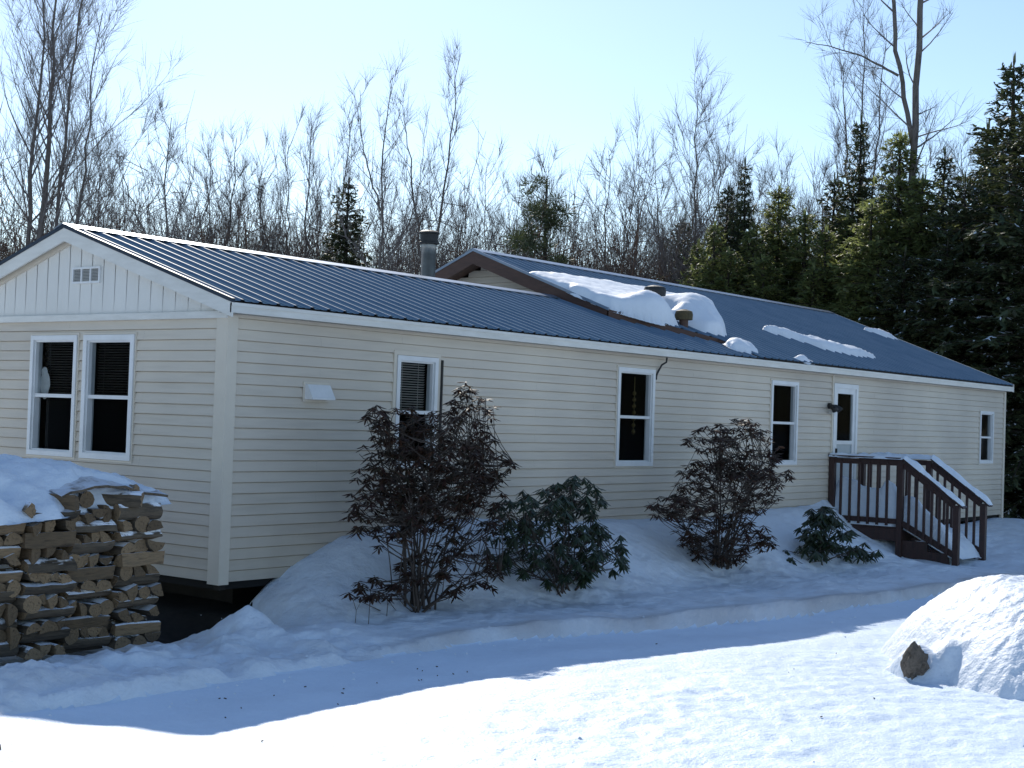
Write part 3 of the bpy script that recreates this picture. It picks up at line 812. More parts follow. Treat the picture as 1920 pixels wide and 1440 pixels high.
for x in (XN, XF):
    for yy, zb_, zt in ((-0.07, -0.45, 1.16), (-1.24, -0.45, 1.15), (-2.16, -0.55, 0.50)):
        b = MB(); b.box(x-0.045, x+0.045, yy-0.045, yy+0.045, zb_, zt); sbuild(b, 'post')
    b = MB(); b.box(x-0.07, x+0.07, -1.30, -0.02, 1.165, 1.20); sbuild(b, 'top_rail')
    b = MB(); b.beam((x, -1.28, 1.19), (x, -2.28, 0.47), 0.14, 0.035); sbuild(b, 'top_rail')
    b = MB(); b.box(x-0.02, x+0.02, -1.195, -0.115, 1.07, 1.155); sbuild(b, 'rail')
    b = MB(); b.box(x-0.02, x+0.02, -1.195, -0.115, 0.15, 0.23); sbuild(b, 'rail')
    b = MB(); b.beam((x, -1.285, 1.09), (x, -2.115, 0.49), 0.04, 0.09); sbuild(b, 'rail')
    b = MB(); b.beam((x, -1.285, 0.16), (x, -2.115, -0.26), 0.04, 0.09); sbuild(b, 'rail')
    for k in range(6):
        yy = -0.24-k*0.158
        b = MB(); b.box(x-0.055, x-0.021, yy-0.018, yy+0.018, 0.12, 1.10); sbuild(b, 'baluster')
    for k in range(6):
        yy = -1.40-k*0.125
        t = (yy+1.285)/(-0.83)
        b = MB(); b.box(x-0.055, x-0.021, yy-0.018, yy+0.018, 0.12-0.42*t, 1.06-0.60*t); sbuild(b, 'baluster')
b = MB(); b.box(XN+0.03, XF-0.03, -0.06, -0.03, -0.5, ZD-0.04); sbuild(b, 'back_board')
# snow on the stairs
def heap(X, Y):
    return np.where(Y > -1.3, ZD, ZD-0.5*(-1.3-Y))
def heap_t(X, Y):
    near = sstep(XN+0.75, XN+0.1, X)
    top = 0.16 + 0.58*near*sstep(-1.7, -0.9, Y)*(0.88+0.22*vnoise(X*2, Y*5)) + 0.30*sstep(-1.2, -1.5, Y)*sstep(-2.15, -1.7, Y)*near - 0.10*sstep(-1.8, -2.2, Y)
    return top
slab('snow_heap', [(XN+0.025, -0.06), (XF-0.03, -0.06), (XF-0.03, -2.12), (XN+0.025, -2.10)], heap, heap_t, 0.10, M['snow'], 0.03, 0.015, rough=0.03, seed=4,
     label='deep snow lying on the porch landing and steps between the railings', cat='snow')
def railcap(poly, zf, lab, seed):
    slab('snow_ridge', poly, zf, 0.038, 0.06, M['snow'], 0.02, 0.025, rough=0.02, seed=seed, label=lab, cat='snow')
rz = lambda X, Y: np.where(Y > -1.29, 1.20, 1.232-0.72*(-1.29-Y))
railcap([(XN-0.075, -0.02), (XN+0.075, -0.02), (XN+0.07, -2.27), (XN-0.07, -2.27)], rz, 'ridge of snow along the near railing of the porch stairs', 3)
railcap([(XF-0.075, -0.02), (XF+0.075, -0.02), (XF+0.07, -2.27), (XF-0.07, -2.27)], rz, 'ridge of snow along the far railing of the porch stairs', 6)

# ------------------------------------------------------------------ firewood
def log_mesh(k, kind):
    rnd = random.Random(100+k)
    R = rnd.uniform(0.064, 0.084); n = 10
    if kind == 'half': a0, a1 = 0.0, PI
    elif kind == 'quarter': a0, a1 = 0.15, 0.15+PI*0.55
    else: a0, a1 = 0, 2*PI
    pts = []
    if kind == 'round':
        pts = [(R*0.95*math.cos(2*PI*i/11)*rnd.uniform(.93, 1.06), R*0.8*math.sin(2*PI*i/11)*rnd.uniform(.93, 1.06)) for i in range(11)]
        nb = 11
    else:
        sc = 1.25 if kind == 'quarter' else 1.0
        for i in range(n+1):
            a = a0+(a1-a0)*i/n
            pts.append((R*sc*math.cos(a)*rnd.uniform(.95, 1.06), R*sc*math.sin(a)*rnd.uniform(.92, 1.08)))
        nb = n
        if kind == 'quarter': pts.append((rnd.uniform(-.012, .012), rnd.uniform(-.012, .012)))
        else: pts.insert(0, (R*0.05, rnd.uniform(-.012, .008)))
        cx = sum(p[0] for p in pts)/len(pts); cy = sum(p[1] for p in pts)/len(pts)
        pts = [(p[0]-cx, p[1]-cy) for p in pts]
    if kind == 'half':
        pts = pts[1:]+[pts[0]]
    L = 0.44; V = []; F = []; MI = []
    m = len(pts); ns = 4
    for s in range(ns+1):
        t = s/ns-0.5; bx, bz = rnd.uniform(-.006, .006), rnd.uniform(-.006, .006)
        sk = 1+rnd.uniform(-.06, .06)
        for p in pts: V.append((p[0]*sk+bx, t*L+rnd.uniform(-.008, .008), p[1]*sk+bz))
    for s in range(ns):
        for i in range(m):
            j = (i+1) % m
            F.append((s*m+i, s*m+j, (s+1)*m+j, (s+1)*m+i)); MI.append(0 if (i < nb or kind == 'round') else 1)
    F.append(tuple(range(m))); MI.append(1)
    F.append(tuple(reversed(range(ns*m, ns*m+m)))); MI.append(1)
    return mesh_data('firewood_log', V, F, LOGM, False, MI)
logs = [log_mesh(k, ('half', 'quarter', 'quarter', 'round', 'half', 'quarter')[k % 6]) for k in range(14)]
PX0, PY0 = -1.10, -0.52
def add_log(x, y, z, rz, roll, tilt=0.0, grp=True):
    o = bpy.data.objects.new('firewood_log', random.choice(logs))
    o.rotation_mode = 'XYZ'
    o.rotation_euler = (tilt, roll, rz)
    o.location = (x, y, z)
    s = random.uniform(0.92, 1.12); o.scale = (s, random.uniform(0.96, 1.06), s)
    link(o)
    tag(o, 'rough split firewood log in the criss-cross stack under the snow cap', 'firewood log', 'split logs in the stack beside the gable wall')
    return o
nl = 0
for col in range(5):
    cx = PX0-0.235-0.475*col
    jx = random.uniform(-.015, .015)
    for row in range(2):
        cy = PY0+0.23+0.47*row - (0.06 if col > 1 else 0) + random.uniform(-.02, .02)
        z = -0.40 + (0.04 if col < 3 else 0.08)
        layer = 0
        while z < 0.78 - 0.03*col + 0.0*row:
            if layer % 2 == (col+row) % 2:
                k = 4 if random.random() < 0.4 else 3        # ends face the front
                for q in range(k):
                    add_log(cx+jx+(q-(k-1)/2)*0.43/k+random.uniform(-.012, .012), cy+random.uniform(-.018, .018), z+random.uniform(-.006, .008), random.uniform(-.05, .05), random.choice((0, 0, PI, PI*0.5))+random.uniform(-.25, .25))
                z += 0.100
            else:
                for q in range(3):
                    add_log(cx+jx+random.uniform(-.025, .025), cy-0.165+0.15*q+random.uniform(-.008, .008), z+random.uniform(-.006, .01), PI/2+random.uniform(-.08, .08), random.choice((0, PI))+random.uniform(-.35, .35))
                z += 0.094
            layer += 1
# loose top pieces showing under the snow
for k in range(5):
    add_log(PX0-0.2-0.27*k+random.uniform(-.05, .05), PY0+0.15+random.uniform(-.08, .1), 0.835-0.015*k+random.uniform(-.02, .03), random.uniform(-.7, .7), random.uniform(0, 6), random.uniform(-.08, .08))
def pile_top(X, Y):
    return 0.80 - 0.03*(PX0-X)/0.475 + 0.0*Y
def pile_t(X, Y):
    front = sstep(PY0-0.05, PY0+0.55, Y)
    return 0.15 + 0.20*front*sstep(PX0+0.02, PX0-0.8, X) + 0.05*vnoise(X*1.6, Y*1.6) + 0.04*vnoise(X*4.2+3, Y*4.2)
slab('snow_pile', [(PX0+0.10, PY0+0.04), (PX0+0.10, PY0+0.98), (PX0-0.1, PY0+1.75), (-1.6, 1.55), (-3.7, 1.5), (-3.7, PY0-0.16), (-2.9, PY0-0.12), (-2.25, PY0-0.10), (-2.12, PY0+0.02), (-2.02, PY0+0.10), (-1.6, PY0+0.14), (-1.25, PY0+0.06)],
     pile_top, pile_t, 0.30, M['snow'], 0.03, 0.07, 2.6, rough=0.03, seed=11, label='thick white snow blanket sagging over the top of the firewood stack', cat='snow')
# curved slab of bark laid over the right end, dusted with snow
b = MB(); nn = 10
for i in range(nn):
    for k in range(4):
        def bp(i_, k_):
            t = i_/nn; v = k_/4
            return (-2.18+1.06*t+0.02*math.sin(9*v), PY0-0.03+0.62*v+0.03*math.sin(11*t), 0.865+0.085*math.sin(PI*min(1, t*1.15)) + 0.10*v + 0.008*math.sin(23*t+7*v))
        b.quad(bp(i, k), bp(i+1, k), bp(i+1, k+1), bp(i, k+1), 0)
        if k == 0:
            p, q = bp(i, 0), bp(i+1, 0)
            b.quad((p[0], p[1]+.004, p[2]-.022), (q[0], q[1]+.004, q[2]-.022), q, p, 1)
tag(b.build('bark_slab', [M['frost'], LOGM[0]], None), 'pale curved slab of bark laid on the right end of the firewood stack', 'bark slab')
b = MB(); b.lathe([(0.02, -0.02), (0.05, 0.0), (0.045, 0.03), (0.015, 0.05)], (0, 0, 0), 9)
tag(b.build('bark_chunk', LOGM[0], None, loc=(-4.46, -3.17, gz(-4.46, -3.17))), 'small dark chunk of bark on the sunlit snow at the left edge', 'bark')

# ------------------------------------------------------------------ boulder under snow
def blob(name, c, rad, m, seed, amp, n=40, parent=None):
    us = np.linspace(0, 2*PI, n, endpoint=False); vs = np.linspace(-1.2, PI/2, n//2)
    U, Vv = np.meshgrid(us, vs)
    x = np.cos(Vv)*np.cos(U); y = np.cos(Vv)*np.sin(U); z = np.sin(Vv)
    k = 1+amp*(vnoise(x*2.2+seed, y*2.2+z*2)+0.5*vnoise(x*5+seed, y*5+z*4.1)+0.3*vnoise(x*12+seed, y*12+z*11))
    P = np.stack([x*rad[0]*k, y*rad[1]*k, z*rad[2]*k], -1).reshape(-1, 3)
    m_, n_ = U.shape
    idg = np.arange(m_*n_).reshape(m_, n_)
    q = np.stack([idg[:-1, :], np.roll(idg[:-1, :], -1, 1), np.roll(idg[1:, :], -1, 1), idg[1:, :]], -1).reshape(-1, 4)
    me = grid_mesh(name, P, q, m)
    o = link(bpy.data.objects.new(name, me), parent); o.location = c
    return o
bo = empty('boulder', (2.80, -5.66, -0.50)); tag(bo, 'large boulder almost buried in a rounded sunlit snow mound at right', 'boulder')
blob('rock', (0.04, -0.02, 0.11), (0.095, 0.09, 0.15), M['rock'], 5, 0.34, parent=bo)
BX, BY = 4.33, -6.17
def mound_r(X, Y):
    la = ((X-BX)*0.61-(Y-BY)*0.79); lv = ((X-BX)*0.79+(Y-BY)*0.61)
    return np.sqrt((la/1.22)**2+(lv/2.15)**2)+0.05*fbm(X, Y, 0.9, 2)
def mound_t(X, Y):
    r = mound_r(X, Y)
    return 0.86*np.clip(1-r**2.2, 0, 1)**0.95 + 0.012*fbm(X, Y, 3.1, 5, 0.7) \
        + 0.28*np.exp(-(((X-3.06)/0.22)**2+((Y+5.62)/0.24)**2)) + 0.10*np.exp(-(((X-2.98)/0.16)**2+((Y+5.86)/0.10)**2))
mp = [(BX+1.5*math.cos(a)*0.61+2.3*math.sin(a)*0.79, BY-1.5*math.cos(a)*0.79+2.3*math.sin(a)*0.61) for a in [2*PI*k/40 for k in range(40)]]
so = slab('snow_cover', mp, lambda X, Y: ground_z(X, Y)-0.015, mound_t, 0.06, M['crust_snow'], 0.02, 0.03, rough=0.006, seed=3, parent=bo)
so.location = (-2.80, 5.66, 0.50)

M['ground_dark'] = mat('dark_ground', [(0.010, 0.008, 0.006), (0.028, 0.021, 0.016)], scale=9, rough=0.95, bump=0.5)  # near-black sheet laid just above the ground at the house corner
so = slab('dark_ground', [(-0.9, 0.6), (-0.62, 0.32), (-0.36, 0.04), (-0.1, -0.12), (0.16, -0.12), (0.38, -0.03), (0.6, 0.2), (1.6, 0.6), (1.6, 4.8), (-0.8, 4.8)], lambda X, Y: ground_z(X, Y), 0.014, 0.03, M['ground_dark'], 0.05, 0.05, rough=0.0, seed=12)
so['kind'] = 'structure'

# ------------------------------------------------------------------ shrubs
def leaf(b, p, d, L, W, rnd, roll):
    d = d.normalized(); s = d.cross(Vector((0, 0, 1)))
    if s.length < 0.05: s = Vector((1, 0, 0))
    s.normalize(); s = Matrix.Rotation(roll, 3, d) @ s
    u = s.cross(d)
    droop = Vector((0, 0, -1))
    pts = []
    for t, w in ((0.0, 0.12), (0.3, 0.8), (0.62, 1.0), (0.88, 0.55), (1.0, 0.05)):
        c = p + d*(L*t) + droop*(0.22*L*t*t)
        pts.append((c - s*(W*w*0.5) - u*(0.25*W*w), c + u*(0.02*W), c + s*(W*w*0.5) - u*(0.25*W*w)))
    n = len(b.V)
    for a, c, e in pts: b.V += [tuple(a), tuple(c), tuple(e)]
    for i in range(len(pts)-1):
        k = n+i*3
        b.F += [(k, k+1, k+4, k+3), (k+1, k+2, k+5, k+4)]; b.M += [0, 0]

def shrub(name, loc, label, seed, envs, nwh, leafL, leafW, m, stems, lower=-0.5, droopy=-0.35, nleaf=(6, 10), bare=0.0):
    """envs: ellipsoids (cx,cy,cz,rx,ry,rz,weight) in local axes: x along the wall, y away from viewer"""
    rnd = random.Random(seed)
    root = empty(name, loc); tag(root, label, 'shrub')
    sb = MB(); lb = MB()
    tips = []
    wsum = sum(e[6] for e in envs)
    for k in range(nwh):
        r = rnd.random()*wsum
        for e in envs:
            r -= e[6]
            if r <= 0: break
        while True:
            v = Vector((rnd.uniform(-1, 1), rnd.uniform(-1, 1), rnd.uniform(-1, 1)))
            if v.length < 1 and v.length > 0.25: break
        if rnd.random() < 0.55: v = v.normalized()*rnd.uniform(0.75, 1.03)
        p = Vector((e[0]+v.x*e[3], e[1]+v.y*e[4], e[2]+v.z*e[5]))
        if p.z < 0.06: p.z = rnd.uniform(0.05, 0.2)
        tips.append(p)
    # main stems
    mains = []
    for k in range(stems):
        tgt = rnd.choice(tips)
        base = Vector((rnd.uniform(-.16, .16), rnd.uniform(-.12, .12), -0.1))
        pts = []
        n = 8
        mid = Vector((tgt.x*0.35+rnd.uniform(-.1, .1), tgt.y*0.35, tgt.z*0.55))
        for i in range(n+1):
            t = i/n
            q = base*(1-t)**2 + mid*(2*t*(1-t)) + tgt*t*t
            q += Vector((rnd.uniform(-1, 1), rnd.uniform(-1, 1), 0))*0.018*(1 if 0 < i < n else 0)
            pts.append(q)
        r0 = rnd.uniform(0.010, 0.017)
        sb.tube(pts, [r0*(1-0.75*i/n) for i in range(n+1)], 6)
        mains.append(pts)
    for p in tips:
        # branch from the nearest lower stem node
        best = None; bd = 1e9
        for _ in range(40):
            pt = rnd.choice(rnd.choice(mains))
            if pt.z > p.z+0.1: continue
            d = (pt-p).length+0.25*max(0, 0.3-(p.z-pt.z))
            if d < bd: bd = d; best = pt
        if best is None: best = mains[0][2]
        mid = (best+p)*0.5 + Vector((rnd.uniform(-.05, .05), rnd.uniform(-.05, .05), -0.06))
        sb.tube([best, best*0.35+mid*0.5+p*0.15, mid*0.5+p*0.5, p], [0.006, 0.005, 0.004, 0.003], 4)
        if rnd.random() < bare: continue
        ax = (p-mid).normalized()
        k = rnd.randint(*nleaf); a0 = rnd.uniform(0, 6.28)
        for j in range(k):
            a = a0+2*PI*j/k+rnd.uniform(-.25, .25)
            d = Vector((math.cos(a), math.sin(a), droopy+rnd.uniform(-0.5, 0.35))) + ax*0.35
            leaf(lb, p+Vector((0, 0, rnd.uniform(-.03, .01))), d, leafL*rnd.uniform(0.65, 1.2), leafW*rnd.uniform(0.7, 1.2), rnd, rnd.uniform(-.5, .5))
    sb.build('stems', M['stem'], root, True)
    lb.build('foliage', m, root, True)
    return root
# big bronzed shrub
z = gz(1.5, -1.2)
shrub('rhododendron_shrub', (1.5, -1.2, z), 'tallest bronze-leaved shrub, sprawling in front of the window with blinds', 11,
      [(0.15, 0.1, 1.28, 0.85, 0.6, 0.52, 5), (0.55, 0.1, 1.0, 0.75, 0.5, 0.45, 3.4), (-0.45, 0.0, 0.95, 0.5, 0.4, 0.32, 1.6), (0.70, 0.05, 1.78, 0.36, 0.3, 0.34, 1.3), (0.62, 0.05, 2.14, 0.10, 0.1, 0.08, 0.15),
       (1.02, 0.0, 1.45, 0.28, 0.3, 0.22, 0.8), (0.35, -0.05, 0.36, 0.66, 0.45, 0.26, 2.4), (-0.1, 0.05, 1.3, 0.42, 0.35, 0.3, 1.4), (-0.75, -0.1, 0.26, 0.3, 0.25, 0.1, 0.6), (-0.12, 0.1, 1.72, 0.5, 0.3, 0.25, 1.6), (-0.52, 0.1, 1.85, 0.18, 0.15, 0.12, .3)],
      740, 0.092, 0.025, M['leaf_brown'], 24, bare=0.06)
z = gz(3.75, -1.25)
shrub('rhododendron_shrub', (3.75, -1.25, z), 'lower green rhododendron touching the right side of the tallest shrub', 12,
      [(-0.2, 0, 0.45, 0.85, 0.55, 0.42, 4), (0.55, 0, 0.42, 0.6, 0.45, 0.34, 2.4), (0.35, 0.05, 1.0, 0.48, 0.35, 0.22, 1.7), (-0.5, 0, 0.85, 0.5, 0.4, 0.32, 1.8)],
      300, 0.108, 0.030, M['leaf_green'], 14, droopy=-0.7, nleaf=(7, 11))
z = gz(7.25, -1.25)
shrub('rhododendron_shrub', (7.25, -1.25, z), 'bronze-leaved shrub in front of the window just left of the door', 13,
      [(0.1, 0, 1.0, 0.95, 0.6, 0.42, 4), (0.55, 0.0, 1.45, 0.62, 0.5, 0.38, 2.6), (-0.35, 0, 1.62, 0.45, 0.3, 0.16, 0.8), (0.35, 0, 1.78, 0.35, 0.3, 0.13, 0.8), (-1.05, 0, 0.78, 0.55, 0.4, 0.14, 1.2), (0.05, -0.05, 0.34, 0.95, 0.5, 0.30, 2.9), (1.5, 0.1, 1.15, 0.45, 0.3, 0.10, 0.6)],
      580, 0.092, 0.025, M['leaf_brown'], 20, bare=0.06)
z = gz(9.8, -1.4)
shrub('rhododendron_shrub', (9.8, -1.4, z), 'small green rhododendron half buried in snow just left of the stairs', 14,
      [(0.15, 0, 0.42, 0.42, 0.35, 0.26, 3), (0.95, -0.1, 0.14, 0.5, 0.3, 0.13, 1.7), (-0.45, 0, 0.16, 0.4, 0.3, 0.13, 1.2), (0.18, 0.05, 0.68, 0.2, 0.2, 0.12, .8)],
      120, 0.14, 0.038, M['leaf_green'], 9, droopy=-0.7, nleaf=(7, 11))
# dry weed stalks in the bank
for k, (x, y, h) in enumerate(((0.62, -1.35, 0.34), (0.92, -1.3, 0.2), (0.55, -1.25, 0.22))):
    b = MB(); b.tube([(0, 0, -0.05), (0.01, 0, h*0.5), (0.03*(1-k), 0.01, h)], 0.0035, 4); b.tube([(0.01, 0, h*0.5), (0.05, 0.0, h*0.75)], 0.002, 4)
    o = b.build('weed_stalk', M['stem'], None, loc=(x, y, gz(x, y)))
    tag(o, 'thin dry weed stalk poking out of the snow bank near the house corner', 'weed', 'dry weed stalks in the bank')

# clods of snow and specks on the drive
b = MB(); rnd = random.Random(21)
for k in range(100):
    x = rnd.uniform(-6, 8); y = rnd.uniform(-7.6, -2.45)
    if rnd.random() < 0.7: y = float(edge_y(np.array([x]))[0])+rnd.gauss(-0.12, 0.13)
    r = rnd.uniform(0.006, 0.02)*(1.5 if rnd.random() < 0.06 else 1)
    z = gz(x, y)
    n0 = len(b.V)
    for dx, dy, dz in ((1, 0, 0), (0.2, 1, 0.1), (-1, 0.2, 0), (-.1, -1, .1), (0, 0, 1)):
        b.V.append((x+dx*r*rnd.uniform(.7, 1.3), y+dy*r*rnd.uniform(.7, 1.3), z+dz*r*0.9-r*0.1))
    for f in ((0, 1, 4), (1, 2, 4), (2, 3, 4), (3, 0, 4)): b.F.append(tuple(n0+i for i in f)); b.M.append(0)
o = b.build('snow_clods', M['bank_snow'], None); o['kind'] = 'stuff'; o['label'] = 'small clods of snow scattered over the ploughed drive'
b = MB()
for k in range(26):
    if k < 18: x, y = rnd.gauss(-1.2, 0.8), rnd.gauss(-3.15, 0.22)
    else: x, y = rnd.uniform(-5, 4), rnd.uniform(-6.5, -3)
    z = gz(x, y)+0.004; a = rnd.uniform(0, 6.28); l = rnd.uniform(0.006, 0.02)
    b.tube([(x, y, z), (x+l*math.cos(a), y+l*math.sin(a), z+0.004)], 0.004, 4)
o = b.build('bark_crumbs', M['stem'], None); o['kind'] = 'stuff'; o['label'] = 'dark specks of bark and twigs strewn on the shaded snow'

# ------------------------------------------------------------------ bare trees
def rv(rnd): return Vector((rnd.gauss(0, 1), rnd.gauss(0, 1), rnd.gauss(0, 1)))
def grow(rnd, p, d, L, n, wob, up):
    pts = [p.copy()]; d = d.normalized()
    for i in range(n):
        d = (d+rv(rnd)*wob+Vector((0, 0, up))).normalized()
        p = p+d*(L/n); pts.append(p.copy())
    return pts
def pline(pts, n):
    """resample polyline"""
    ls = [0]
    for a, b_ in zip(pts[:-1], pts[1:]): ls.append(ls[-1]+(b_-a).length)
    out = []
    for i in range(n+1):
        s = ls[-1]*i/n
        for j in range(len(pts)-1):
            if s <= ls[j+1]+1e-9:
                f = (s-ls[j])/max(1e-9, ls[j+1]-ls[j]); out.append(pts[j].lerp(pts[j+1], f)); break
    return out
def tree_data(seed, stems, nlimb=24, limb=0.28, ang=(30, 55), cs=0.3, up=0.10, nbr=9, ntw=6, tw=0.5, twr=0.0036):
    """stems: list of (polyline [(u,v,z)..], r0, r1). returns trunk mesh, crown mesh"""
    rnd = random.Random(seed)
    tb = MB(); cb = MB()
    Htop = max(p[2] for s in stems for p in s[0])
    for poly, ra, rb in stems:
        pts = pline([Vector(p) for p in poly], 16)
        pts = [q+Vector((rnd.gauss(0, .035), rnd.gauss(0, .035), 0))*(1 if i > 1 else 0) for i, q in enumerate(pts)]
        ra, rb = ra*0.66, rb*0.60
        tb.tube(pts, [ra+(rb-ra)*(i/16)**0.85 for i in range(17)], 7)
        slen = sum((b_-a).length for a, b_ in zip(pts[:-1], pts[1:]))
        k = max(5, int(nlimb*min(1, slen/Htop*1.15)))
        for q in range(k):
            zc = cs*Htop
            t0_ = max(0.0, (zc-pts[0].z)/max(0.5, pts[-1].z-pts[0].z))
            t = t0_+(0.985-t0_)*(q+rnd.random())/k
            f = t*16; i = min(15, int(f)); p = pts[i].lerp(pts[i+1], f-i)
            tt = (p.z-zc)/(Htop-zc)
            ax = (pts[i+1]-pts[i]).normalized()
            a = math.radians(rnd.uniform(*ang)); az = rnd.uniform(0, 2*PI)
            side = Vector((math.cos(az), math.sin(az), 0))
            d = ax*math.cos(a)+side*math.sin(a)
            L = Htop*limb*(1-tt*0.60)*rnd.uniform(0.55, 1.15)
            r = max(0.007, min(0.026, (ra+(rb-ra)*(f/16))*rnd.uniform(0.28, 0.46)))
            lp = grow(rnd, p, d, L, 7, 0.065, up)
            cb.tube(lp, [r*(1-0.88*j/7)+0.002 for j in range(8)], 4, False)
            nb = max(4, int(nbr*L/(Htop*limb)*1.2))
            for w in range(nb):
                f2 = rnd.uniform(0.18, 1.0)*7; i2 = min(6, int(f2)); p2 = lp[i2].lerp(lp[i2+1], f2-i2)
                ax2 = (lp[i2+1]-lp[i2]).normalized()
                d2 = (ax2+rv(rnd)*0.42+Vector((0, 0, 0.12))).normalized()
                L2 = L*rnd.uniform(0.22, 0.48)*(1.1-0.5*f2/7)
                bp_ = grow(rnd, p2, d2, L2, 4, 0.11, up*0.9)
                r2_ = max(0.0038, r*0.26*(1-0.6*f2/7))
                cb.tube(bp_, [r2_*(1-0.7*j/4)+0.001 for j in range(5)], 3, False)
                for v in range(ntw):
                    f3 = rnd.uniform(0.15, 1.0)*4; i3 = min(3, int(f3)); p3 = bp_[i3].lerp(bp_[i3+1], f3-i3)
                    d3 = ((bp_[i3+1]-bp_[i3]).normalized()+rv(rnd)*0.40+Vector((0, 0, 0.15))).normalized()
                    L3 = tw*rnd.uniform(0.5, 1.5)
                    e1 = p3+d3*L3*0.5; e2 = e1+(d3+rv(rnd)*0.15).normalized()*L3*0.5
                    cb.tube([p3, e1, e2], [twr, twr*0.8, twr*0.35], 3, False)
    return tb.data('trunk', M['bark'], True), cb.data('crown', M['twig'], False)
def place_tree(name, data, loc, rz, sc, label, cat, group=None):
    o = empty(name, loc, rz); o.scale = sc
    tag(o, label, cat, group)
    t = link(bpy.data.objects.new('trunk', data[0]), o)
    c = link(bpy.data.objects.new('crown', data[1]), o)
    return o
VR = math.radians(-52.4)      # local x of a tree drawn as seen from the drive
S = lambda *a: [(p[0], (p[2] if len(p) > 2 else 0.0), p[1]) for p in a]
# individual trees, shapes drawn from the photograph: stems as (sideways, height)
t1 = tree_data(31, [(S((0, -.3), (.05, 4), (.1, 8), (.22, 11), (.1, 15.2)), .24, .02), (S((-.15, -.3, .3), (-.35, 5), (-.25, 9), (-.05, 12.5), (-.5, 14.8)), .17, .02),
                    (S((.15, -.3, -.3), (.42, 5.5), (.55, 8.5), (.85, 12), (1.1, 14.6)), .15, .018), (S((.1, 3), (.9, 7, .6), (1.25, 10), (1.4, 12.8)), .10, .015)], nlimb=30, limb=0.24, ang=(25, 50), cs=0.38, up=0.13, nbr=10, ntw=8, tw=0.55)
place_tree('bare_tree', t1, (14.9, 24.7, -0.35), VR, (1, 1, 1), 'tallest leafless tree at far left, several tight stems rising above the gable', 'tree')
t2 = tree_data(32, [(S((.2, -.3), (.1, 5.2), (-.1, 7), (-.25, 8.6), (-.1, 10.6)), .13, .015), (S((.1, 5.3), (-.7, 7), (-1.2, 8.3), (-1.5, 9.3)), .075, .012), (S((.05, 5.8), (.7, 7.1), (1.0, 8.2), (1.1, 9.2)), .06, .012)], nlimb=22, limb=0.2, ang=(22, 45), cs=0.45, up=0.1, ntw=6, twr=0.0038)
place_tree('bare_tree', t2, (17.1, 21.8, -0.35), VR, (1, 1, 0.94), 'bare tree forking widely into a Y behind the low front roof', 'tree')
t3 = tree_data(33, [(S((0, -.3), (0, 5), (.1, 8), (.2, 10.9)), .12, .015), (S((-.1, 3), (-.3, 6.5), (-.6, 9.6)), .09, .012), (S((.05, 4), (.7, 6.2), (1.3, 8.6)), .07, .012)], nlimb=26, limb=0.22, ang=(25, 50), cs=0.3, up=0.12, ntw=7)
place_tree('bare_tree', t3, (20.9, 23.9, -0.35), VR, (1, 1, 0.94), 'dense bare tree between the wide Y tree and the fan-shaped tree', 'tree')
t4 = tree_data(34, [(S((0, -.3), (0, 4), (-.6, 6.8), (-1.2, 9.4)), .11, .012), (S((.05, 2.5), (.25, 6), (.4, 9), (.5, 11.6)), .10, .012), (S((.1, 3.2), (1.0, 6.5), (1.5, 9.5), (1.7, 11.9)), .09, .012), (S((0, 3.8), (-.15, 7), (-.3, 10.8)), .07, .012)], nlimb=26, limb=0.2, ang=(18, 40), cs=0.35, up=0.14, ntw=6)
place_tree('bare_tree', t4, (22.4, 22.5, -0.35), VR, (1, 1, 0.94), 'fan-shaped bare tree with long parallel stems, left of the small dark spruce', 'tree')
t5 = tree_data(35, [(S((-.15, -.3), (-.05, 4), (.05, 7), (.0, 10), (.2, 12.3)), .13, .012), (S((.05, 6.0), (-.9, 7.4), (-1.6, 8.9)), .05, .01), (S((.05, 6.5), (.9, 7.9), (1.15, 9.8)), .05, .01), (S((.0, 8.2), (-.6, 10.2), (-.7, 11.8)), .045, .01), (S((.0, 3.2), (-1, 3.9), (-1.6, 4.6)), .05, .01)], nlimb=20, limb=0.18, ang=(30, 55), cs=0.3, up=0.1, ntw=5, twr=0.0038)
place_tree('bare_tree', t5, (21.3, 17.9, -0.35), VR, (1, 1, 0.94), 'open bare tree with one straight trunk just left of the stovepipe', 'tree')
t6 = tree_data(36, [(S((0, -.3), (.05, 4), (.1, 6), (.45, 9), (.7, 11.5), (.8, 13.6)), .14, .010), (S((.05, 5.2), (-.25, 8), (-.55, 10), (-.8, 11.8)), .09, .012), (S((.05, 3), (-.9, 6.5), (-1.5, 8.8)), .07, .012)], nlimb=26, limb=0.17, ang=(20, 42), cs=0.33, up=0.12, ntw=6)
place_tree('bare_tree', t6, (23.7, 18.25, -0.35), VR, (1, 1, 0.94), 'tall bare tree directly above the stovepipe, two stems in a narrow V', 'tree')
t12 = tree_data(42, [(S((.0, -.3), (-.05, 6), (.0, 9.6), (.05, 12), (.08, 16)), .21, .11), (S((-.02, 9.4), (-.35, 11), (-.6, 12.8), (-1.1, 16)), .105, .07), (S((-.45, 11.2), (-1.2, 11.6), (-2.2, 11.9), (-2.9, 12.0)), .055, .012)], nlimb=16, limb=0.16, ang=(40, 70), cs=0.42, up=0.03, ntw=4, twr=0.0038)
place_tree('bare_tree', t12, (27.4, 4.75, -0.3), VR, (1, 1, 1), 'big dark forked trunk rising out of the frame above the evergreens at right', 'tree')
t13 = tree_data(43, [(S((0, -.3), (0, 6), (-.1, 10), (-.3, 15.2)), .13, .012), (S((-.05, 6), (-.6, 9.5), (-.9, 13.6)), .09, .012), (S((0, 7), (.3, 10.5), (.5, 14)), .07, .012)], nlimb=30, limb=0.19, ang=(25, 50), cs=0.35, up=0.10, ntw=6)
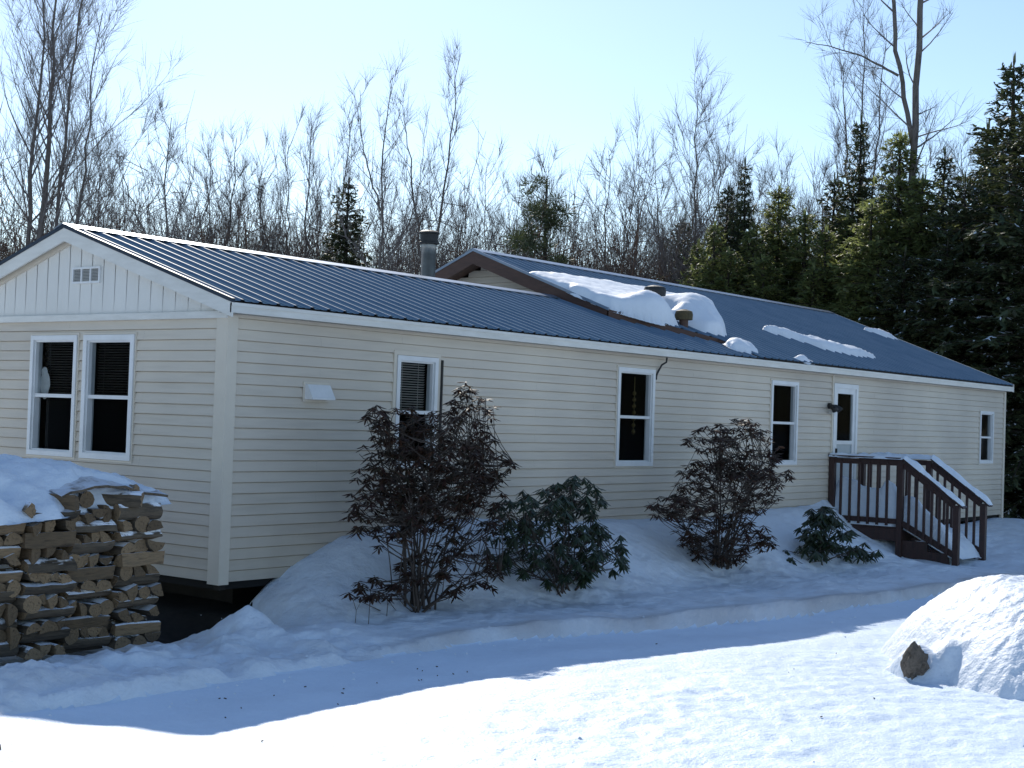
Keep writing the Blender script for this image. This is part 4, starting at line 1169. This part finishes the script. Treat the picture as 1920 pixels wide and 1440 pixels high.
place_tree('bare_tree', t13, (32.4, 8.3, -0.35), VR, (1, 1, 1), 'tall slender bare tree left of the forked trunk, top lost in the sky', 'tree')
t10 = tree_data(44, [(S((0, -.3), (0, 5), (.05, 8), (.0, 11.9)), .13, .012), (S((-.05, 4), (-.9, 7), (-1.6, 9.2)), .07, .012), (S((.05, 5), (.6, 8), (.9, 10.2)), .06, .012)], nlimb=40, limb=0.24, ang=(30, 52), cs=0.3, up=0.09, ntw=7)
place_tree('bare_tree', t10, (28.3, 11.85, -0.35), VR, (1, 1, 1), 'tall bare tree rising above its neighbours just left of the narrow pointed spruce', 'tree')
# generic kinds for the rest of the wood
gen = []
for k in range(6):
    rnd = random.Random(60+k); h = 10.0
    l1 = rnd.uniform(-.5, .5); l2 = rnd.uniform(-1.3, -.3); l3 = rnd.uniform(.3, 1.3)
    stems = [(S((0, -.3), (l1*.2, 4), (l1*.6, 7, rnd.uniform(-.3, .3)), (l1, h)), .10, .012), (S((l1*.15, 3.0+rnd.random()*2), (l2*.5, 6), (l2, 9.0)), .06, .012)]
    if k % 2: stems.append((S((l1*.2, 4.5), (l3*.6, 6.7), (l3, 9.2)), .055, .012))
    gen.append(tree_data(70+k, stems, nlimb=30, limb=0.23, ang=(28, 58), cs=0.26, up=0.08, nbr=9, ntw=7))
CAMX, CAMY = -9.47, -10.69
def at_px(px, dist):
    """world point on the ground at a bearing (px of the 1920-wide photo) and distance"""
    th = math.radians(52.4) + math.atan((px-960)/2788.5)
    return (CAMX+dist*math.sin(th), CAMY+dist*math.cos(th))
rnd = random.Random(99)
skyline = [(-80, 330), (60, 300), (170, 170), (250, 300), (330, 250), (450, 230), (620, 150), (700, 180), (800, 170), (900, 255), (980, 270), (1060, 240), (1140, 225), (1230, 240), (1320, 200), (1400, 250), (1480, 250), (1560, 170), (1640, 120), (1750, 190), (1850, 180), (2000, 150)]
def top_for(px): return float(np.interp(px, [s[0] for s in skyline], [s[1] for s in skyline]))
def height_at(px, py, dist):
    hz = 785+(px-960)*0.0334
    dep = dist*math.cos(math.atan((px-960)/2788.5))
    return 1.6+(hz-py)*dep/2788.5+0.35
px = -60; n = 0
special = [(900, 265, 50), (1025, 250, 46), (1140, 230, 46), (1240, 245, 52), (1370, 250, 50), (1455, 262, 48), (1790, 215, 50), (170, 200, 50), (1560, 215, 50), (1680, 200, 52)]
fill = []
while px < 1990:
    fill.append((px+rnd.uniform(-8, 8), max(280, top_for(px))+rnd.uniform(40, 180), rnd.uniform(50, 72)))
    px += 54
for (q, top, dist) in special+fill:
    x, y = at_px(q, dist); h = height_at(q, top, dist)-0.9
    k = rnd.randrange(6); w = rnd.uniform(0.85, 1.1)*max(0.75, min(1.1, h/10))
    place_tree('bare_tree', gen[k], (x, y, -0.35), rnd.uniform(0, 6.28), (w, w, h/10), 'slim leafless tree in the crowd of thinner trees behind the house', 'tree', 'slim bare trees of the wood behind the house')

# brush at the foot of the wood: one uncountable mass
def brush_clump(seed, h=3.2):
    rnd = random.Random(seed); b = MB()
    for k in range(16):
        p = Vector((rnd.gauss(0, .7), rnd.gauss(0, .7), -0.1)); d = Vector((rnd.gauss(0, .22), rnd.gauss(0, .22), 1))
        L = h*rnd.uniform(0.55, 1.15); pts = grow(rnd, p, d, L, 5, 0.07, 0.05)
        b.tube(pts, [0.016*(1-0.8*i/5)+0.002 for i in range(6)], 3, False)
        for w in range(13):
            f = rnd.uniform(0.2, 1)*5; i = min(4, int(f)); q = pts[i].lerp(pts[i+1], f-i)
            d2 = (Vector((0, 0, .6))+rv(rnd)*0.6).normalized(); l2 = rnd.uniform(.4, 1.0)
            e = grow(rnd, q, d2, l2, 2, .15, .08)
            b.tube(e, [0.0055, 0.0045, 0.0025], 3, False)
            for v in range(3):
                m = e[1].lerp(e[2], rnd.random()); d3 = (d2+rv(rnd)*.5).normalized()
                b.tube([m, m+d3*rnd.uniform(.2, .5)], [0.004, 0.002], 3, False)
    return np.array(b.V), np.array(b.F, dtype=np.int32)
cl = [brush_clump(s) for s in range(5)]
VV = []; FF = []; off = 0
px = -900
while px < 2300:
    for _ in range(2):
        dist = rnd.uniform(44, 66)
        if px > 1420: dist = rnd.uniform(44, 62)
        x, y = at_px(px+rnd.uniform(-15, 15), dist); V, F = cl[rnd.randrange(5)]
        a = rnd.uniform(0, 6.28); s = rnd.uniform(0.8, 1.2)*1.05
        R_ = np.array([[math.cos(a), -math.sin(a), 0], [math.sin(a), math.cos(a), 0], [0, 0, 1]])
        VV.append((V*np.array([s*1.5, s*1.5, s*2.1*rnd.uniform(0.8, 1.15)]))@R_.T+np.array([x, y, -0.35])); FF.append(F+off); off += len(V)
    px += 12
me = grid_mesh('brush_thicket', np.concatenate(VV), np.concatenate(FF), M['red_twig'], smooth=False)
o = link(bpy.data.objects.new('brush_thicket', me)); o['kind'] = 'stuff'; o['label'] = 'tangled grey and rusty brush at the foot of the bare wood'

# ------------------------------------------------------------------ conifers
def conifer(seed, h, base, m, droop=0.25, dens=1.0, start=0.06, power=0.9, sp=0.29, narrow_top=0.0, snow=0.0):
    rnd = random.Random(seed)
    tb = MB(); tb.tube([(0, 0, -.3), (rnd.gauss(0, .05), rnd.gauss(0, .05), h*.5), (0, 0, h)], [0.02*h+.03, 0.012*h+.02, 0.012], 7)
    V = []; F = []; SV = []; SF = []
    bb = MB()
    def card(p, d, L, W, roll, dst=None):
        s = d.cross(Vector((0, 0, 1)))
        if s.length < .05: s = Vector((1, 0, 0))
        s.normalize(); s = Matrix.Rotation(roll, 3, d) @ s
        V_, F_ = (V, F) if dst is None else dst
        n = len(V_)
        a = p; e = p+d*L; mm = p+d*(L*.45)+Vector((0, 0, -0.04*L))
        V_ += [tuple(a), tuple(mm-s*W), tuple(e), tuple(mm+s*W)]
        F_.append((n, n+1, n+2, n+3))
    z = h*start
    while z < h*0.985:
        t = z/h
        Lr = base*((1-t)**power)*(1+0.0*t)+0.12
        nb = rnd.randint(5, 7) if t < .85 else 4
        a0 = rnd.uniform(0, 6.28)
        for k in range(nb):
            a = a0+2*PI*k/nb+rnd.uniform(-.35, .35); L = Lr*rnd.uniform(.62, 1.14)
            dirv = Vector((math.cos(a), math.sin(a), 0)); el = 0.30*t+rnd.uniform(-.12, .12)
            n = 5; pts = []
            for i in range(n+1):
                f = i/n
                pts.append(Vector((0, 0, z+rnd.uniform(-.04, .04)))+dirv*(L*f)+Vector((0, 0, L*(el*f-droop*f*f*(1.35-t)+0.10*f**3))))
            bb.tube(pts, [0.012+0.006*L*(1-f/n) for f in range(n+1)], 3, False)
            ns = int((9+24*L)*dens)
            for q in range(ns):
                f = rnd.uniform(0.12, 1.0)*n; i = min(n-1, int(f)); p = pts[i].lerp(pts[i+1], f-i)
                ax = (pts[i+1]-pts[i]).normalized()
                sd = Vector((-dirv.y, dirv.x, 0))*(1 if rnd.random() < .5 else -1)
                d = (ax*rnd.uniform(.2, 1.0)+sd*rnd.uniform(.2, 1.0)+Vector((0, 0, rnd.uniform(-.8, .35)))).normalized()
                LL = sp*rnd.uniform(.55, 1.25)*(0.55+0.45*min(1, L/1.5))
                # feathery spray: axis card and side cards
                card(p, d, LL, LL*.16, rnd.uniform(-.6, .6))
                for w in range(3):
                    pp = p+d*(LL*rnd.uniform(.2, .8)); s2 = d.cross(Vector((0, 0, 1)))
                    if s2.length > .05: s2.normalize()
                    d2 = (d*.7+s2*rnd.choice((-1, 1))*rnd.uniform(.4, .9)+Vector((0, 0, rnd.uniform(-.25, .15)))).normalized()
                    card(pp, d2, LL*rnd.uniform(.35, .6), LL*.10, rnd.uniform(-.7, .7))
                if snow and rnd.random() < snow:
                    card(p+Vector((0, 0, .035)), d, LL*.55, LL*.10, rnd.uniform(-.5, .3), (SV, SF))
        z += rnd.uniform(.16, .36)*(0.7+0.4*(1-t))
    for q in range(5): card(Vector((0, 0, h-.25)), Vector((rnd.gauss(0, .12), rnd.gauss(0, .12), 1)).normalized(), .45, .03, rnd.uniform(0, 3))
    tm = tb.data('trunk', M['dark_bark'], True); bm_ = bb.data('branches', M['dark_bark'])
    cm = mesh_data('crown', V, F, m)
    sm = mesh_data('snow_dusting', SV, SF, M['snow']) if SF else None
    return tm, cm, bm_, sm
def place_conifer(name, data, px, top, dist, h0, label, wsc=1.0, group=None, xy=None):
    x, y = xy or at_px(px, dist); h = height_at(px, top, dist) if xy is None else top
    o = empty(name, (x, y, -0.35), rnd.uniform(0, 6.28)); s = h/h0; o.scale = (s*wsc*1.12, s*wsc*1.12, s)
    tag(o, label, 'tree', group)
    for nm, d in (('trunk', data[0]), ('crown', data[1]), ('branches', data[2]), ('snow_dusting', data[3])):
        if d is not None:
            c = link(bpy.data.objects.new(nm, d), o)
            if nm == 'snow_dusting': c['kind'] = 'stuff'
    return o
SPR = [conifer(1, 11, 2.7, M['spruce'], 0.22), conifer(2, 10, 1.9, M['spruce'], 0.30, dens=1.05, power=0.75), conifer(3, 9, 3.0, M['spruce'], 0.3, dens=.95, snow=0.17, start=0.02, power=0.7)]
CED = [conifer(4, 9.5, 2.0, M['cedar'], 0.34, dens=1.1, sp=0.31, power=0.62), conifer(5, 8, 1.7, M['cedar'], 0.30, dens=1.15, sp=0.29, power=0.8)]
place_conifer('spruce_tree', SPR[1], 640, 335, 44, 10, 'small dark spruce among bare trees left of the stovepipe', 0.95)
place_conifer('spruce_tree', SPR[1], 1385, 300, 42, 10, 'narrow pointed spruce left of the evergreen mass', 0.62)
place_conifer('spruce_tree', SPR[1], 1355, 345, 43, 10, 'shorter spruce leaning against the narrow pointed one', 0.8)
place_conifer('spruce_tree', SPR[0], 1600, 215, 42, 11, 'dark pointed spruce left of the forked trunk', 0.72)
place_conifer('spruce_tree', SPR[0], 1885, 105, 40, 11, 'largest dark spruce at the right edge, spire top against the sky', 1.05)
place_conifer('spruce_tree', SPR[2], 1945, 170, 37, 9, 'broad dark spruce cut by the right edge of the view', 1.0)
place_conifer('cedar_tree', CED[0], 1675, 250, 40, 9.5, 'yellow-green cedar in front of the forked trunk', 0.85)
place_conifer('cedar_tree', CED[0], 1450, 350, 42, 9.5, 'grey-green cedar right of the narrow pointed spruce', 0.85)
place_conifer('cedar_tree', CED[1], 1330, 420, 41, 8, 'low yellow-green cedar just above the roof ridge', 1.0)
place_conifer('spruce_tree', SPR[2], 1275, 405, 46, 9, 'short dark spruce above the middle of the high roof ridge', 0.65)
# smaller evergreens filling the mass beside and behind the end of the house
for (q, top, dist, kind, w) in ((1400, 430, 41, 4, 1.0), (1500, 400, 41, 4, 1.05), (1555, 330, 43, 1, .9), (1540, 430, 40, 4, 1.0), (1625, 380, 39, 3, 1.0), (1720, 330, 39, 3, 1.0), (1760, 280, 43, 0, .9), (1800, 330, 38, 2, .9), (1840, 230, 43, 1, 1.0),
                               (1690, 470, 38, 2, 1.0), (1770, 450, 37.5, 2, 1.0), (1850, 420, 38, 2, 1.0), (1910, 400, 38, 2, 1.05), (1590, 470, 40, 4, 1.1), (1980, 250, 39, 0, 1.1), (1475, 470, 42, 3, .9), (1660, 560, 39, 2, 1.1), (1900, 560, 38.5, 2, 1.0), (2040, 200, 40, 0, 1.1), (1960, 420, 36.5, 2, 1.0), (1820, 560, 40, 2, 1.2), (1425, 480, 40, 3, 1.1), (1520, 500, 39.5, 4, 1.2), (1580, 400, 41.5, 3, .9), (1640, 450, 38.5, 4, 1.2), (1700, 400, 40.5, 3, 1.0), (1600, 540, 38.5, 4, 1.3), (1360, 470, 40.5, 4, 1.1), (1750, 520, 38.2, 3, 1.1), (1300, 455, 42, 4, .9), (1860, 330, 39.5, 3, .9)):
    d, h0 = ((SPR[0], 11), (SPR[1], 10), (SPR[2], 9), (CED[0], 9.5), (CED[1], 8))[kind]
    place_conifer('spruce_tree' if kind < 3 else 'cedar_tree', d, q, top, dist, h0,
                  'dark spruce crowded in the evergreens past the right end of the house' if kind < 3 else 'olive green cedar crowded in the evergreens past the right end of the house', w,
                  'spruces in the evergreen mass' if kind < 3 else 'cedars in the evergreen mass')
# open pine with separate tufts
def pine(seed, h):
    rnd = random.Random(seed); tb = MB(); bb = MB(); V = []; F = []
    tb.tube([(0, 0, -.3), (.1, 0, h*.5), (0, 0, h)], [.13, .09, .02], 7)
    for k in range(22):
        z = h*rnd.uniform(.42, .98); a = rnd.uniform(0, 6.28); L = (1-z/h)*2.6*rnd.uniform(.5, 1.1)+.35
        d = Vector((math.cos(a), math.sin(a), rnd.uniform(.05, .5)))
        pts = grow(rnd, Vector((.05, 0, z)), d, L, 4, .1, .06); bb.tube(pts, [.03, .024, .018, .012, .008], 4, False)
        for c in range(4):
            ctr = pts[4-c//2]+rv(rnd)*.16
            for q in range(90):
                dd = (rv(rnd)+Vector((0, 0, .3))).normalized(); p = ctr+dd*rnd.uniform(0, .22); s = dd.cross(rv(rnd)).normalized()
                n = len(V); l = rnd.uniform(.12, .24); V += [tuple(p), tuple(p+dd*l*.5-s*.012), tuple(p+dd*l), tuple(p+dd*l*.5+s*.012)]; F.append((n, n+1, n+2, n+3))
    return tb.data('trunk', M['dark_bark'], True), mesh_data('crown', V, F, M['spruce']), bb.data('branches', M['dark_bark']), None
place_conifer('pine_tree', pine(8, 9), 1012, 332, 44, 9, 'small ragged pine with open tufts among the bare trees, right of the gable peak')

# ------------------------------------------------------------------ light, sky, camera
sun_dir = Vector((3.22, 3.60, 3.10)).normalized()
el = math.asin(sun_dir.z); az = math.atan2(sun_dir.x, sun_dir.y)
ld = bpy.data.lights.new('sun', 'SUN'); ld.energy = 4.6; ld.angle = math.radians(0.55); ld.color = (1.0, 0.95, 0.86)
lo = bpy.data.objects.new('sun', ld); lo.rotation_euler = sun_dir.to_track_quat('Z', 'Y').to_euler(); lo.location = (20, 30, 30); C.objects.link(lo)
w = bpy.data.worlds.new('World'); scene.world = w; w.use_nodes = True
nt = w.node_tree; bg = nt.nodes['Background']
sky = nt.nodes.new('ShaderNodeTexSky'); sky.sky_type = 'NISHITA'; sky.sun_disc = False
sky.sun_elevation = el; sky.sun_rotation = az; sky.altitude = 100; sky.air_density = 1.0; sky.dust_density = 0.22; sky.ozone_density = 2.5
nt.links.new(sky.outputs[0], bg.inputs['Color']); bg.inputs['Strength'].default_value = 0.155

cd = bpy.data.cameras.new('camera'); cam = bpy.data.objects.new('camera', cd); C.objects.link(cam)
r = Vector((0.60926269, -0.79226455, 0.03340443)); u = Vector((-0.03890661, 0.01220842, 0.99916827)); f = Vector((0.79201342, 0.6100556, 0.02338619))
mt = Matrix((( r.x, u.x, -f.x, -9.46814), (r.y, u.y, -f.y, -10.69109), (r.z, u.z, -f.z, 1.60862), (0, 0, 0, 1)))
cam.matrix_world = mt
cd.sensor_width = 36; cd.lens = 2788.487/1920*36; cd.clip_start = 0.1; cd.clip_end = 3000
scene.camera = cam
scene.view_settings.view_transform = 'Standard'; scene.view_settings.look = 'None'; scene.view_settings.exposure = 0
scene.render.engine = 'CYCLES'
scene.cycles.max_bounces = 8; scene.cycles.transparent_max_bounces = 8
scene.cycles.use_denoising = True
